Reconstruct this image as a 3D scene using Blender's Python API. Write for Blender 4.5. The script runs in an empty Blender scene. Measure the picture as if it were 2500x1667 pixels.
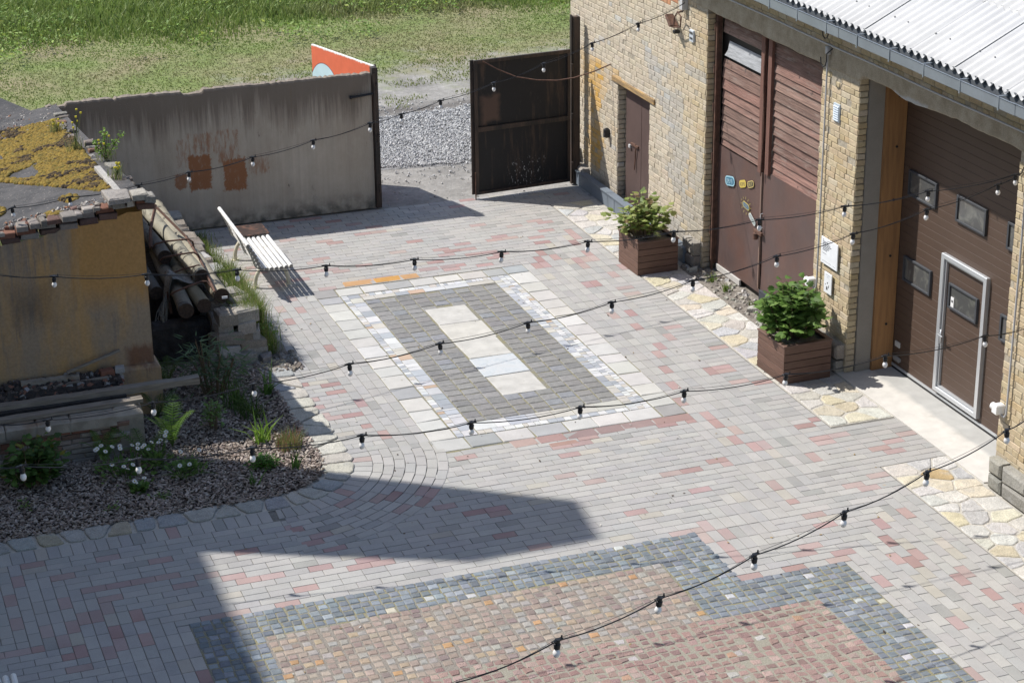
import bpy, math, random
import numpy as np
from mathutils import Vector, Matrix
SC = bpy.context.scene
COL = SC.collection
rng = np.random.default_rng(11)
random.seed(5)

# ------------------------------------------------------------------ camera
CF, YAW, PITCH, ROLL, CAMH = 5000.0, .345, .377, -.0113, 11.0
_f = np.array([math.sin(YAW)*math.cos(PITCH), math.cos(YAW)*math.cos(PITCH), -math.sin(PITCH)])
_r0 = np.array([math.cos(YAW), -math.sin(YAW), 0.0]); _u0 = np.cross(_r0, _f)
_r = _r0*math.cos(ROLL)+_u0*math.sin(ROLL); _u = -_r0*math.sin(ROLL)+_u0*math.cos(ROLL)
cam = bpy.data.cameras.new('camera'); camo = bpy.data.objects.new('camera', cam); COL.objects.link(camo)
cam.sensor_width = 36; cam.lens = CF/2500*36; cam.clip_end = 2000; cam.clip_start = .1
camo.matrix_world = Matrix(((_r[0], _u[0], -_f[0], 0), (_r[1], _u[1], -_f[1], 0), (_r[2], _u[2], -_f[2], CAMH), (0, 0, 0, 1)))
SC.camera = camo

# ------------------------------------------------------------------ sun and sky
SUN = Vector((-.607, .455, 1.0)).normalized()
w = bpy.data.worlds.new('World'); SC.world = w; w.use_nodes = True
bg = w.node_tree.nodes['Background']; bg.inputs[1].default_value = .125
sky = w.node_tree.nodes.new('ShaderNodeTexSky'); sky.sky_type = 'NISHITA'; sky.sun_disc = False
sky.sun_elevation = math.asin(SUN.z); sky.sun_rotation = math.atan2(SUN.x, SUN.y)
w.node_tree.links.new(sky.outputs[0], bg.inputs[0])
sl = bpy.data.lights.new('sun', 'SUN'); sl.energy = 4.35; sl.angle = math.radians(.55); sl.color = (1, .965, .915)
so = bpy.data.objects.new('sun', sl); COL.objects.link(so)
so.rotation_mode = 'QUATERNION'; so.rotation_quaternion = SUN.to_track_quat('Z', 'Y'); so.location = (-10, 20, 30)
SC.view_settings.view_transform = 'Standard'; SC.view_settings.look = 'None'
SC.view_settings.exposure = 0.38; SC.view_settings.gamma = 1

# points in the place from the survey of the photograph
def ray(x, y): return _f+_r*(x-1250)/CF-_u*(y-833.5)/CF
def at(x, y, z=0.):
    d = ray(x, y); t = (z-CAMH)/d[2]; return np.array([0, 0, CAMH])+t*d
def onY(x, y, Y):
    d = ray(x, y); return np.array([0, 0, CAMH])+d*Y/d[1]
def onV(x, y, P0, P1):
    n = np.array([P1[1]-P0[1], -(P1[0]-P0[0]), 0.]); d = ray(x, y)
    t = (n@np.array([P0[0], P0[1], 0.]))/(n@d); return np.array([0, 0, CAMH])+t*d

# ------------------------------------------------------------------ mesh helpers
class MB:
    def __init__(s): s.V = []; s.L = []; s.T = []; s.C = []; s.M = []; s.n = 0
    def add(s, V, F, col=(1, 1, 1), mi=0):
        V = np.asarray(V, float).reshape(-1, 3)
        s.V.append(V); s.L.append(np.array([i for f in F for i in f], int)+s.n)
        s.T.append(np.array([len(f) for f in F], int)); m = len(F)
        c = np.asarray(col, float)
        s.C.append(np.broadcast_to(c, (m, 3)) if c.ndim == 1 else c)
        s.M.append(np.full(m, mi)); s.n += len(V); return s
    def many(s, V, F, cols, mi=0):                       # V (k,n,3), F list of tuples, cols (k,3)
        k, n = V.shape[:2]; s.V.append(V.reshape(-1, 3))
        fl = np.array([i for f in F for i in f], int)
        s.L.append((fl[None, :]+(np.arange(k)*n)[:, None]).ravel()+s.n)
        s.T.append(np.tile(np.array([len(f) for f in F], int), k))
        s.C.append(np.repeat(np.asarray(cols, float), len(F), axis=0)); s.M.append(np.full(k*len(F), mi)); s.n += k*n
        return s
    def blocks(s, C, H, cols, b=.004, jit=0., U=None, W=None, mi=0):   # bevelled blocks, top face towards W
        C = np.asarray(C, float); H = np.asarray(H, float); k = len(C)
        if k == 0: return s
        if H.ndim == 1: H = np.broadcast_to(H, (k, 3))
        b = np.broadcast_to(np.asarray(b, float), (k,))
        sg = np.array([(-1, -1), (1, -1), (1, 1), (-1, 1)], float)
        P = np.zeros((k, 12, 3))
        P[:, 0:4, :2] = sg*H[:, None, :2]; P[:, 0:4, 2] = -H[:, 2:3]
        P[:, 4:8, :2] = sg*H[:, None, :2]; P[:, 4:8, 2] = (H[:, 2]-b*.8)[:, None]
        P[:, 8:12, :2] = sg*(H[:, None, :2]-b[:, None, None]); P[:, 8:12, 2] = H[:, 2:3]
        if jit:
            j = rng.uniform(-jit, jit, (k, 4, 2))
            for o in (0, 4, 8): P[:, o:o+4, :2] += j
            P[:, 8:12, 2] += rng.uniform(-jit, jit, (k, 4))*.35
        P = s._rot(P, U, W)+C[:, None, :]
        F = [(0, 1, 5, 4), (1, 2, 6, 5), (2, 3, 7, 6), (3, 0, 4, 7), (4, 5, 9, 8), (5, 6, 10, 9), (6, 7, 11, 10), (7, 4, 8, 11), (8, 9, 10, 11)]
        return s.many(P, F, cols if np.ndim(cols) == 2 else np.broadcast_to(cols, (k, 3)), mi)
    @staticmethod
    def _rot(P, U, W):
        if U is None: return P
        U = np.asarray(U, float); W = np.asarray(W, float)
        if U.ndim == 1: U = np.broadcast_to(U, (len(P), 3))
        if W.ndim == 1: W = np.broadcast_to(W, (len(P), 3))
        Vv = np.cross(W, U)
        return P[:, :, 0:1]*U[:, None]+P[:, :, 1:2]*Vv[:, None]+P[:, :, 2:3]*W[:, None]
    def box(s, a, b, col=(1, 1, 1), mi=0, bev=.0, rot=0., piv=None):
        a = np.array(a, float); b = np.array(b, float); lo = np.minimum(a, b); hi = np.maximum(a, b)
        c = (lo+hi)/2; h = (hi-lo)/2; V = []
        e = min(bev, h.min()*.9)
        if e <= 0:
            for z in (-1, 1):
                for x, y in ((-1, -1), (1, -1), (1, 1), (-1, 1)): V.append(c+h*(x, y, z))
            F = [(3, 2, 1, 0), (4, 5, 6, 7), (0, 1, 5, 4), (1, 2, 6, 5), (2, 3, 7, 6), (3, 0, 4, 7)]
        else:
            for z, zz in ((-1, 0), (-1, 1), (1, 1), (1, 0)):
                hh = h-np.array([e, e, 0]) if zz == 0 else h
                z_ = (h[2] if zz == 0 else h[2]-e)*z
                for x, y in ((-1, -1), (1, -1), (1, 1), (-1, 1)): V.append(c+np.array([hh[0]*x, hh[1]*y, z_]))
            F = [(3, 2, 1, 0), (12, 13, 14, 15)]
            for q in (0, 4, 8):
                for i in range(4): F.append((q+i, q+(i+1) % 4, q+4+(i+1) % 4, q+4+i))
        V = np.array(V)
        if rot:
            p = c if piv is None else np.array(piv, float); cs, sn = math.cos(rot), math.sin(rot)
            d = V-p; V = p+np.stack([d[:, 0]*cs-d[:, 1]*sn, d[:, 0]*sn+d[:, 1]*cs, d[:, 2]], 1)
        return s.add(V, F, col, mi)
    def tube(s, pts, r, n=8, col=(1, 1, 1), mi=0, cap=True, cmi=None, ccol=None, up=(0, 0, 1)):
        pts = np.array(pts, float); k = len(pts)
        r = np.broadcast_to(np.asarray(r, float), (k,)); V = []
        T = np.gradient(pts, axis=0); T /= np.linalg.norm(T, axis=1)[:, None]+1e-9
        prev = None
        for i in range(k):
            t = T[i]; a = np.array(up, float) if prev is None else prev
            if abs(a@t) > .98: a = np.array([1., 0, 0]) if abs(t[0]) < .9 else np.array([0, 1., 0])
            a = a-(a@t)*t; a /= np.linalg.norm(a); prev = a; b2 = np.cross(t, a)
            for j in range(n):
                q = 2*math.pi*j/n; V.append(pts[i]+r[i]*(a*math.cos(q)+b2*math.sin(q)))
        F = [(i*n+j, i*n+(j+1) % n, (i+1)*n+(j+1) % n, (i+1)*n+j) for i in range(k-1) for j in range(n)]
        s.add(V, F, col, mi)
        if cap:
            V2 = V[:n]; V3 = V[-n:]
            s.add(V2, [tuple(range(n))[::-1]], ccol if ccol is not None else col, mi if cmi is None else cmi)
            s.add(V3, [tuple(range(n))], ccol if ccol is not None else col, mi if cmi is None else cmi)
        return s
    def prism(s, poly, z0, z1, col=(1, 1, 1), mi=0, bev=0.):
        n = len(poly); p = np.array(poly, float); c = p.mean(0)
        rings = [np.c_[p, np.full(n, z0)], np.c_[p, np.full(n, z1-bev)]]
        if bev:
            d = c-p; d /= np.linalg.norm(d, axis=1)[:, None]+1e-9
            rings.append(np.c_[p+d*bev*1.6, np.full(n, z1)])
        V = np.concatenate(rings); m = len(rings)
        F = [(q*n+i, q*n+(i+1) % n, (q+1)*n+(i+1) % n, (q+1)*n+i) for q in range(m-1) for i in range(n)]
        F.append(tuple((m-1)*n+i for i in range(n)))
        return s.add(V, F, col, mi)
    def build(s, name, mats, parent=None, smooth=False, origin=None):
        if not s.V:
            s.add([(0, 0, -9), (.01, 0, -9), (0, .01, -9)], [(0, 1, 2)])
        if not isinstance(mats, (list, tuple)): mats = [mats]
        V = np.concatenate(s.V); L = np.concatenate(s.L); T = np.concatenate(s.T); C = np.concatenate(s.C); Mi = np.concatenate(s.M)
        if parent is None:
            o0 = np.array(origin if origin is not None else (0, 0, 0), float)
        else: o0 = np.array(wl(parent))
        V = V-o0
        me = bpy.data.meshes.new(name)
        me.vertices.add(len(V)); me.vertices.foreach_set('co', V.astype(np.float32).ravel())
        me.loops.add(len(L)); me.loops.foreach_set('vertex_index', L.astype(np.int32))
        me.polygons.add(len(T)); st = np.concatenate([[0], np.cumsum(T)[:-1]])
        me.polygons.foreach_set('loop_start', st.astype(np.int32)); me.polygons.foreach_set('loop_total', T.astype(np.int32))
        me.polygons.foreach_set('material_index', Mi.astype(np.int32))
        me.polygons.foreach_set('use_smooth', np.full(len(T), smooth))
        a = me.color_attributes.new('Col', 'FLOAT_COLOR', 'CORNER')
        cc = np.repeat(np.c_[C, np.ones(len(C))], T, axis=0); a.data.foreach_set('color', cc.astype(np.float32).ravel())
        for m in mats: me.materials.append(m)
        me.update(calc_edges=True); me.validate()
        o = bpy.data.objects.new(name, me); COL.objects.link(o)
        if parent is None: o.location = o0
        else: o.parent = parent
        return o
def wl(o):
    v = Vector(o.location)
    while o.parent: o = o.parent; v += o.location
    return v
def tag(o, label, cat, group=None, kind=None):
    if label: o['label'] = label
    if cat: o['category'] = cat
    if group: o['group'] = group
    if kind: o['kind'] = kind
    return o
def thing(name, label, cat, loc, group=None):
    o = bpy.data.objects.new(name, None); COL.objects.link(o); o.location = loc; o.empty_display_size = .1
    return tag(o, label, cat, group)
def struct(o, kind='structure'): o['kind'] = kind; return o
def vn(x, y, sc=1., seed=0):
    x = np.asarray(x, float)*sc; y = np.asarray(y, float)*sc
    xi = np.floor(x).astype(int); yi = np.floor(y).astype(int); fx = x-xi; fy = y-yi
    fx = fx*fx*(3-2*fx); fy = fy*fy*(3-2*fy)
    def h(a, b):
        n = (a*374761393+b*668265263+seed*144665) & 0xffffffff
        n = ((n ^ (n >> 13))*1274126177) & 0xffffffff
        return ((n ^ (n >> 16)) & 0xffff)/65535.
    return (h(xi, yi)*(1-fx)+h(xi+1, yi)*fx)*(1-fy)+(h(xi, yi+1)*(1-fx)+h(xi+1, yi+1)*fx)*fy
def fbm(x, y, sc=1., seed=0): return .55*vn(x, y, sc, seed)+.3*vn(x, y, sc*2.1, seed+5)+.15*vn(x, y, sc*4.3, seed+9)
def rotmats(k, tilt=math.pi, zrot=True):
    a = rng.uniform(0, 2*math.pi, k); t = rng.uniform(-tilt, tilt, k); t2 = rng.uniform(-tilt, tilt, k)
    ca, sa = np.cos(a), np.sin(a); R = np.zeros((k, 3, 3)); Z = np.zeros((k, 3, 3)); X = np.zeros((k, 3, 3))
    Z[:, 0, 0] = ca; Z[:, 0, 1] = -sa; Z[:, 1, 0] = sa; Z[:, 1, 1] = ca; Z[:, 2, 2] = 1
    ct, st = np.cos(t), np.sin(t); X[:, 0, 0] = 1; X[:, 1, 1] = ct; X[:, 1, 2] = -st; X[:, 2, 1] = st; X[:, 2, 2] = ct
    c2, s2 = np.cos(t2), np.sin(t2); R[:, 0, 0] = c2; R[:, 0, 2] = s2; R[:, 1, 1] = 1; R[:, 2, 0] = -s2; R[:, 2, 2] = c2
    return Z@X@R
def inst(mb, TV, F, locs, R, S, cols, mi=0):
    TV = np.asarray(TV, float); S = np.asarray(S, float)
    P = np.einsum('kij,nj->kni', R, TV)*(S[:, None, None] if S.ndim == 1 else S[:, None, :])+np.asarray(locs)[:, None, :]
    return mb.many(P, F, cols, mi)
def pal(n, P, w, var=.06, bright=.1):
    P = np.array(P, float); i = rng.choice(len(P), n, p=np.array(w)/sum(w))
    c = P[i]*rng.uniform(1-bright, 1+bright, (n, 1))*(1+rng.uniform(-var, var, (n, 3))*.5)
    return np.clip(c, .01, .95)

# ------------------------------------------------------------------ materials
class N:
    def __init__(s, name):
        s.m = bpy.data.materials.new(name); s.m.use_nodes = True; s.t = s.m.node_tree; s.b = s.t.nodes['Principled BSDF']
        s.pos = s.t.nodes.new('ShaderNodeNewGeometry').outputs['Position']
        sp = s.t.nodes.new('ShaderNodeSeparateXYZ'); s.t.links.new(s.pos, sp.inputs[0]); s.x, s.y, s.z = sp.outputs
    def put(s, sock, v):
        if isinstance(v, (int, float)): sock.default_value = v
        elif isinstance(v, (tuple, list)): sock.default_value = tuple(v)+((1,) if len(v) == 3 and len(sock.default_value) == 4 else ())
        else: s.t.links.new(v, sock)
    def ma(s, op, a, b=0., c=None, clamp=False):
        n = s.t.nodes.new('ShaderNodeMath'); n.operation = op; n.use_clamp = clamp; s.put(n.inputs[0], a); s.put(n.inputs[1], b)
        if c is not None: s.put(n.inputs[2], c)
        return n.outputs[0]
    def noise(s, sc, det=4., rough=.55, st=None, dist=0., off=0.):
        n = s.t.nodes.new('ShaderNodeTexNoise'); n.inputs['Scale'].default_value = sc; n.inputs['Detail'].default_value = det
        n.inputs['Roughness'].default_value = rough; n.inputs['Distortion'].default_value = dist
        v = s.pos
        mp = s.t.nodes.new('ShaderNodeMapping'); s.t.links.new(v, mp.inputs[0])
        if st: mp.inputs['Scale'].default_value = st
        mp.inputs['Location'].default_value = (off, off*.7, off*.3); s.t.links.new(mp.outputs[0], n.inputs[0])
        return n.outputs[0]
    def voro(s, sc, st=None, feat='DISTANCE_TO_EDGE'):
        n = s.t.nodes.new('ShaderNodeTexVoronoi'); n.feature = feat; n.inputs['Scale'].default_value = sc
        mp = s.t.nodes.new('ShaderNodeMapping'); s.t.links.new(s.pos, mp.inputs[0])
        if st: mp.inputs['Scale'].default_value = st
        s.t.links.new(mp.outputs[0], n.inputs[0]); return n.outputs[0]
    def mr(s, v, a, b, c=0., d=1.):
        n = s.t.nodes.new('ShaderNodeMapRange'); s.put(n.inputs[0], v)
        for i, q in enumerate((a, b, c, d)): s.put(n.inputs[i+1], q)
        return n.outputs[0]
    def mix(s, f, a, b, mode='MIX'):
        n = s.t.nodes.new('ShaderNodeMix'); n.data_type = 'RGBA'; n.blend_type = mode; s.put(n.inputs[0], f)
        s.put(n.inputs[6], a); s.put(n.inputs[7], b); return n.outputs[2]
    def attr(s):
        n = s.t.nodes.new('ShaderNodeAttribute'); n.attribute_name = 'Col'; return n.outputs['Color']
    def scale(s, c, f): 
        n = s.t.nodes.new('ShaderNodeVectorMath'); n.operation = 'SCALE'; s.put(n.inputs[0], c); s.put(n.inputs['Scale'], f); return n.outputs[0]
    def rect(s, a, b, cx, cy, hx, hy, soft=.02):
        dx = s.ma('SUBTRACT', s.ma('ABSOLUTE', s.ma('SUBTRACT', a, cx)), hx); dy = s.ma('SUBTRACT', s.ma('ABSOLUTE', s.ma('SUBTRACT', b, cy)), hy)
        return s.mr(s.ma('MAXIMUM', dx, dy), soft, -soft)
    def fin(s, col, rough=.85, bump=None, bs=.3, dist=.01, spec=.4, metal=0.):
        s.put(s.b.inputs['Base Color'], col); s.put(s.b.inputs['Roughness'], rough); s.put(s.b.inputs['Metallic'], metal)
        s.b.inputs['Specular IOR Level'].default_value = spec
        if bump is not None:
            n = s.t.nodes.new('ShaderNodeBump'); n.inputs['Strength'].default_value = bs; n.inputs['Distance'].default_value = dist
            s.put(n.inputs['Height'], bump); s.t.links.new(n.outputs[0], s.b.inputs['Normal'])
        return s.m
def M(name, col=None, var=.12, sc=6., fine=.12, fsc=140., rough=.85, bs=.25, dist=.006, spec=.35, metal=0., st=None):
    n = N(name); c = n.attr() if col is None else col
    k = n.mr(n.noise(sc, 5, st=st), .3, .7, 1-var, 1+var)
    c = n.scale(c, k); f = n.noise(fsc, 2)
    if fine: c = n.scale(c, n.mr(f, .35, .65, 1-fine, 1+fine))
    return n.fin(c, rough, n.noise(fsc*.5, 3), bs, dist, spec, metal)
def leafmat(name, trans=.35):
    n = N(name); c = n.attr(); n.fin(c, .55, spec=.3)
    tr = n.t.nodes.new('ShaderNodeBsdfTranslucent'); n.put(tr.inputs[0], n.scale(c, 1.3))
    mx = n.t.nodes.new('ShaderNodeMixShader'); mx.inputs[0].default_value = trans
    n.t.links.new(n.b.outputs[0], mx.inputs[1]); n.t.links.new(tr.outputs[0], mx.inputs[2])
    n.t.links.new(mx.outputs[0], n.t.nodes['Material Output'].inputs[0]); return n.m
n = N('paver'); c = n.scale(n.attr(), n.mr(n.noise(3.5, 5), .3, .7, .93, 1.06)); c = n.scale(c, n.mr(n.noise(170, 2), .35, .65, .84, 1.16))
dst = n.mr(n.noise(.55, 6, .6, off=11), .48, .72, 0, .45); c = n.mix(dst, c, (.38, .36, .325)); c = n.mix(n.mr(n.noise(1.7, 7, .75, off=21), .66, .8, 0, .4), c, (.19, .17, .15)); c = n.mix(n.mr(n.noise(4, 2, .5, off=31), .775, .80, 0, .55), c, (.42, .27, .12))
m_paver = n.fin(c, .9, n.noise(85, 3), .35, .004, .3)
m_slab = M('sandstone_slab', None, .07, 5, .05, 90, .75, .2, .004)
m_cob = M('cobble', None, .14, 14, .12, 120, .75, .5, .008)
n = N('field_stone'); c = n.scale(n.attr(), n.mr(n.noise(5, 7, .7), .3, .7, .8, 1.18)); c = n.mix(n.mr(n.noise(3.2, 6, .7, off=5), .54, .7, 0, .4), c, (.38, .38, .37)); c = n.scale(c, n.mr(n.noise(70, 3), .33, .67, .78, 1.2)); m_stone = n.fin(c, .9, n.noise(14, 7, .7), .9, .03)
m_brick = M('brick', None, .12, 12, .14, 110, .92, .5, .008)
m_leaf = leafmat('leaf'); m_grass = leafmat('grass_blade', .3)
m_gen = M('painted', None, .06, 8, .03, 60, .6, .1, .002)
m_stuff = M('loose', None, .15, 20, .1, 90, .95, .3, .004)
m_black = M('black_plastic', (.02, .02, .022), .1, 20, 0, 60, .45, 0)
m_whitep = M('white_plastic', (.78, .78, .77), .03, 8, 0, 60, .35, 0)
m_zinc = M('zinc', (.30, .34, .38), .08, 2.5, .02, 40, .42, .05, .002, .5, .5)
m_alu = M('aluminium', (.62, .64, .66), .04, 3, 0, 60, .38, 0, .002, .5, .55)

# ================================================================== GROUND
n = N('ground_soil')
gr = n.mr(n.ma('ADD', n.y, n.ma('MULTIPLY', n.ma('SUBTRACT', n.noise(1.3, 8, .75), .5), 9.)), 40.8, 43.6)
lf = n.ma('MULTIPLY', n.mr(n.x, 9.4, 8.6), n.mr(n.y, 33, 33.4)); gr = n.ma('MAXIMUM', gr, lf)
soil = n.mix(n.mr(n.noise(1.4, 6), .35, .65), (.215, .205, .19), (.33, .315, .29))
soil = n.mix(n.mr(n.voro(14, feat='F1'), .12, .2, .5, 0.), soil, (.42, .41, .40)); soil = n.scale(soil, n.mr(n.noise(9, 6, .75), .3, .7, .75, 1.2))
grs = n.mix(n.mr(n.noise(.55, 6, off=3), .35, .62), (.235, .21, .12), (.165, .205, .07))
grs = n.scale(grs, n.mr(n.noise(7, 4), .3, .7, .7, 1.25))
# dark shadow line beyond the gravel, painted into the soil colour
band = n.ma('MULTIPLY', n.mr(n.ma('ABSOLUTE', n.ma('SUBTRACT', n.ma('ADD', n.y, n.ma('MULTIPLY', n.noise(1.1), .9)), 39.6)), .1, .55, .75, 0.), n.mr(n.x, 9.8, 11.2))
soil = n.mix(band, soil, (.10, .09, .083))
cg = n.mix(gr, soil, grs); n.fin(cg, .95, n.noise(25, 6), .6, .03, .2)
S = 260
struct(MB().add([(-S, -S, -.03), (S, -S, -.03), (S, S, -.03), (-S, S, -.03)], [(0, 1, 2, 3)]).build('ground', n.m))
n = N('joint_sand'); c = n.mix(n.mr(n.noise(3, 4), .4, .6), (.15, .145, .13), (.21, .20, .18)); c = n.scale(c, n.mr(n.noise(90, 2), .3, .7, .7, 1.3)); m_joint = n.fin(c, .95, n.noise(120), .4, .004)
n = N('mossy_joint'); c = n.mix(n.mr(n.noise(6, 4), .4, .6), (.21, .20, .16), (.225, .205, .12)); c = n.scale(c, n.mr(n.noise(90, 2), .3, .7, .65, 1.35)); m_mossj = n.fin(c, .95, n.noise(120), .5, .006)
n = N('grey_mortar'); c = n.scale((.43, .405, .355), n.mr(n.noise(40, 5), .3, .7, .8, 1.2)); m_mort = n.fin(c, .95, n.noise(60, 5), .6, .01)

PX0, PX1, PY0, PY1 = 7.2, 10.7, 22.81, 29.25
excl = []            # rectangles that pavers leave free
excl.append((PX0, PX1, PY0, PY1))
excl.append((3.28, 9.30, 0, 19.60)); excl.append((9.26, 10.6, 0, 18.33))
excl.append((12.26, 14.2, 21.75, 32.05)); excl.append((12.26, 14.2, 0, 20.43)); excl.append((13.2, 14.2, 19.5, 23.4))
excl.append((-3, 4.9, 21.69, 27)); excl.append((4.2, 5.95, 26.2, 33))
FC = (4.9, 23.2)
# base sheets
struct(MB().box((-2, 9, -.1), (13.25, 32.9, -.014)).build('pavement_bed', m_joint))
C_, H_, K_ = [], [], []
w_ = .14
NX0, NX1, NY0, NY1 = -66, 44, -102, 26
occ = {}
def orient(x, y):
    if y >= 22.85:
        if x < 7.2:
            if y < 26.1 and x < 6.68: return 0
            return 0 if (y-29.25) > (7.2-x)*.35 else 1
        if x > 11.7 and (y < 27.9 or y > 30.8): return 0
        dx = x-10.7; dy = y-29.25
        if x <= 10.7: return 0
        return 0 if dy > dx else 1
    if x > 12.26: return 0
    if x < 3.34: 
        if y < 19.51+(3.22-x)*1.39 and not (x < 2.45 and y < 19.75-.84*(x-1.58)): return 1
        return 0
    if x < 9.27: return 0
    a = x-9.27; bb = y-18.33
    if x-10.6 > bb: return 1
    if bb < a: return 0
    if x > 11.75: return 0
    if x > 10.5 and y > 20.75: return 1
    return 1 if a > (y-19.63) else 0
def visible(x, y):
    d = np.array([x, y, -CAMH]); q = d@_f; u_ = d@_r/q*CF; v_ = d@_u/q*CF
    return abs(u_) < 1400 and abs(v_) < 950
def addtile(x0, x1, y0, y1, k):
    for (a, b, c, d) in excl:
        if x1 > a+1e-6 and x0 < b-1e-6 and y1 > c+1e-6 and y0 < d-1e-6:
            pen = [x1-a, b-x0, y1-c, d-y0]; i = int(np.argmin(pen))
            if i == 0: x1 = a
            elif i == 1: x0 = b
            elif i == 2: y1 = c
            else: y0 = d
            if x1-x0 < .03 or y1-y0 < .03: return
    C_.append(((x0+x1)/2, (y0+y1)/2, -.03)); H_.append(((x1-x0)/2-.003, (y1-y0)/2-.003, .03)); K_.append(k)
for j in range(NY1, NY0, -1):
    for i0 in range(NX0, NX1):
        i = i0
        if (i, j) in occ: continue
        x = 7.2+(i+.5)*w_; y = 29.25+(j-.5)*w_
        if not visible(x, y): continue
        if any(a < x < b and c < y < d for a, b, c, d in excl): continue
        r_ = math.hypot(x-FC[0], y-FC[1])
        if x > 4.9 and y < 23.2 and r_ < 2.27: continue
        if y >= 22 and x < 6.12 and (x < 4.2 or y < 26.6): continue
        if y > 32.85: continue
        # below the yard's left-hand wall base the paving stops short at the rubble
        if x < 5.95 and y > 26.2: continue
        o = orient(x, y)
        if o == 0:
            if (i+j) % 2 and (i-1, j) not in occ and (i == NX0 or orient(x-w_, y) == 0) and occ.get(('s', j)) is None:
                occ[('s', j)] = 1; addtile(7.2+i*w_, 7.2+(i+1)*w_, y-w_/2, y+w_/2, 0); occ[(i, j)] = 1; continue
            x2 = x+w_
            if (i+1, j) not in occ and orient(x2, y) == 0 and not any(a < x2 < b and c < y < d for a, b, c, d in excl):
                occ[(i, j)] = occ[(i+1, j)] = 1; addtile(7.2+i*w_, 7.2+(i+2)*w_, y-w_/2, y+w_/2, 0)
            else: occ[(i, j)] = 1; addtile(7.2+i*w_, 7.2+(i+1)*w_, y-w_/2, y+w_/2, 0)
        else:
            y2 = y-w_
            first = occ.get(('c', i)) is None; occ[('c', i)] = 1
            if first and i % 2: occ[(i, j)] = 1; addtile(7.2+i*w_, 7.2+(i+1)*w_, y-w_/2, y+w_/2, 1); continue
            if (i, j-1) not in occ and orient(x, y2) == 1 and not any(a < x < b and c < y2 < d for a, b, c, d in excl) and y2 > 12:
                occ[(i, j)] = occ[(i, j-1)] = 1; addtile(7.2+i*w_, 7.2+(i+1)*w_, y-1.5*w_, y+w_/2, 1)
            else: occ[(i, j)] = 1; addtile(7.2+i*w_, 7.2+(i+1)*w_, y-w_/2, y+w_/2, 1)
x = -.3
while x < 4.72:                                              # header course along the planting bed
    C_.append((x+.07, 21.845, -.03)); H_.append((.067, .152, .03)); x += .14
C_ = np.array(C_); H_ = np.array(H_)
def pavecol(C):
    k = len(C); c = pal(k, [(.355, .343, .325), (.335, .327, .315), (.375, .362, .34), (.285, .28, .265), (.375, .35, .305)], [42, 32, 17, 4, 3], .02, .045)
    cl = vn(C[:, 0], C[:, 1], 1.1, 3); p = .05+.13*np.clip((cl-.4)*2, 0, 1)
    left = (C[:, 0] < 5.2) & (C[:, 1] < 21.5); p[left] += .08
    red = rng.random(k) < p; c[red] = pal(red.sum(), [(.35, .25, .235), (.32, .215, .20), (.36, .28, .26)], [5, 2, 3], .04, .07)
    return c
pv = MB(); pc = pavecol(C_); top = rng.uniform(-.0015, .0015, len(C_)); C2 = C_.copy(); C2[:, 2] += top; fr_ = (np.hypot(C_[:, 0]-FC[0], C_[:, 1]-FC[1]) < 2.62) & (C_[:, 0] > 4.9) & (C_[:, 1] < 23.2); C2[fr_, 2] -= .006
pv.blocks(C2, H_, pc, .004, .0016)
# curved courses round the bed corner
FV = []
for q, (ra, rb, L) in enumerate([(1.20, 1.46, .135)]+[(1.46+.137*i, 1.46+.137*(i+1), .26) for i in range(7)]):
    rm = (ra+rb)/2; tot = math.pi/2+.02; m = int(rm*tot/L); off = (q % 2)*.5
    for i in range(-1, m+1):
        a0 = -math.pi/2+(i+off)*tot/m; a1 = a0+tot/m
        a0 = max(a0, -math.pi/2-(.012 if q else .06)); a1 = min(a1, .02)
        if a1-a0 < .02: continue
        g0, g1 = .004/rm, .004
        P = []
        for zz, e in ((-.06, 0), (-.004, 0), (0, .004)):
            for rr, aa in ((ra+g1+e, a0+g0+e/rm), (rb-g1-e, a0+g0+e/rm), (rb-g1-e, a1-g0-e/rm), (ra+g1+e, a1-g0-e/rm)):
                P.append((FC[0]+rr*math.cos(aa), FC[1]+rr*math.sin(aa), zz))
        FV.append(P)
FV = np.array(FV); pv.many(FV, [(0, 1, 5, 4), (1, 2, 6, 5), (2, 3, 7, 6), (3, 0, 4, 7), (4, 5, 9, 8), (5, 6, 10, 9), (6, 7, 11, 10), (7, 4, 8, 11), (8, 9, 10, 11)], pavecol(FV.mean(1)))
struct(pv.build('pavement', m_paver))

# ---- framed stone panel (P1)
sp = MB(); T = []
cream = [(.47, .455, .42), (.45, .44, .415), (.51, .50, .475), (.31, .31, .305)]; cw = [5, 4, 2, 1]
def slabrow(mb, x0, x1, y0, y1, ax, Ls, P, W, z=.002, gap=.008, jit=.009, bev=.008):
    p = x0 if ax == 0 else y0; e = x1 if ax == 0 else y1; C = []; H = []
    while p < e-.02:
        L = rng.uniform(*Ls); 
        if e-(p+L) < Ls[0]*.5: L = e-p
        if ax == 0: C.append((p+L/2, (y0+y1)/2, z-.03)); H.append((L/2-gap, (y1-y0)/2-gap, .03))
        else: C.append(((x0+x1)/2, p+L/2, z-.03)); H.append(((x1-x0)/2-gap, L/2-gap, .03))
        p += L
    mb.blocks(C, H, pal(len(C), P, W, .03, .07), bev, jit); return mb
for x0, x1 in ((7.2, 7.56), (10.34, 10.7)): slabrow(sp, x0, x1, 23.2, 28.9, 1, (.3, .46), cream, cw)
slabrow(sp, 7.56, 10.34, 28.9, 29.22, 0, (.38, .5), cream, cw); slabrow(sp, 7.2, 10.34, 22.85, 23.2, 0, (.42, .55), cream, cw)
slabrow(sp, 7.2, 7.56, 28.9, 29.25, 0, (.4, .5), [(.27, .26, .25)], [1]); slabrow(sp, 10.34, 10.7, 22.85, 23.2, 0, (.4, .5), [(.28, .27, .26)], [1])
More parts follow.
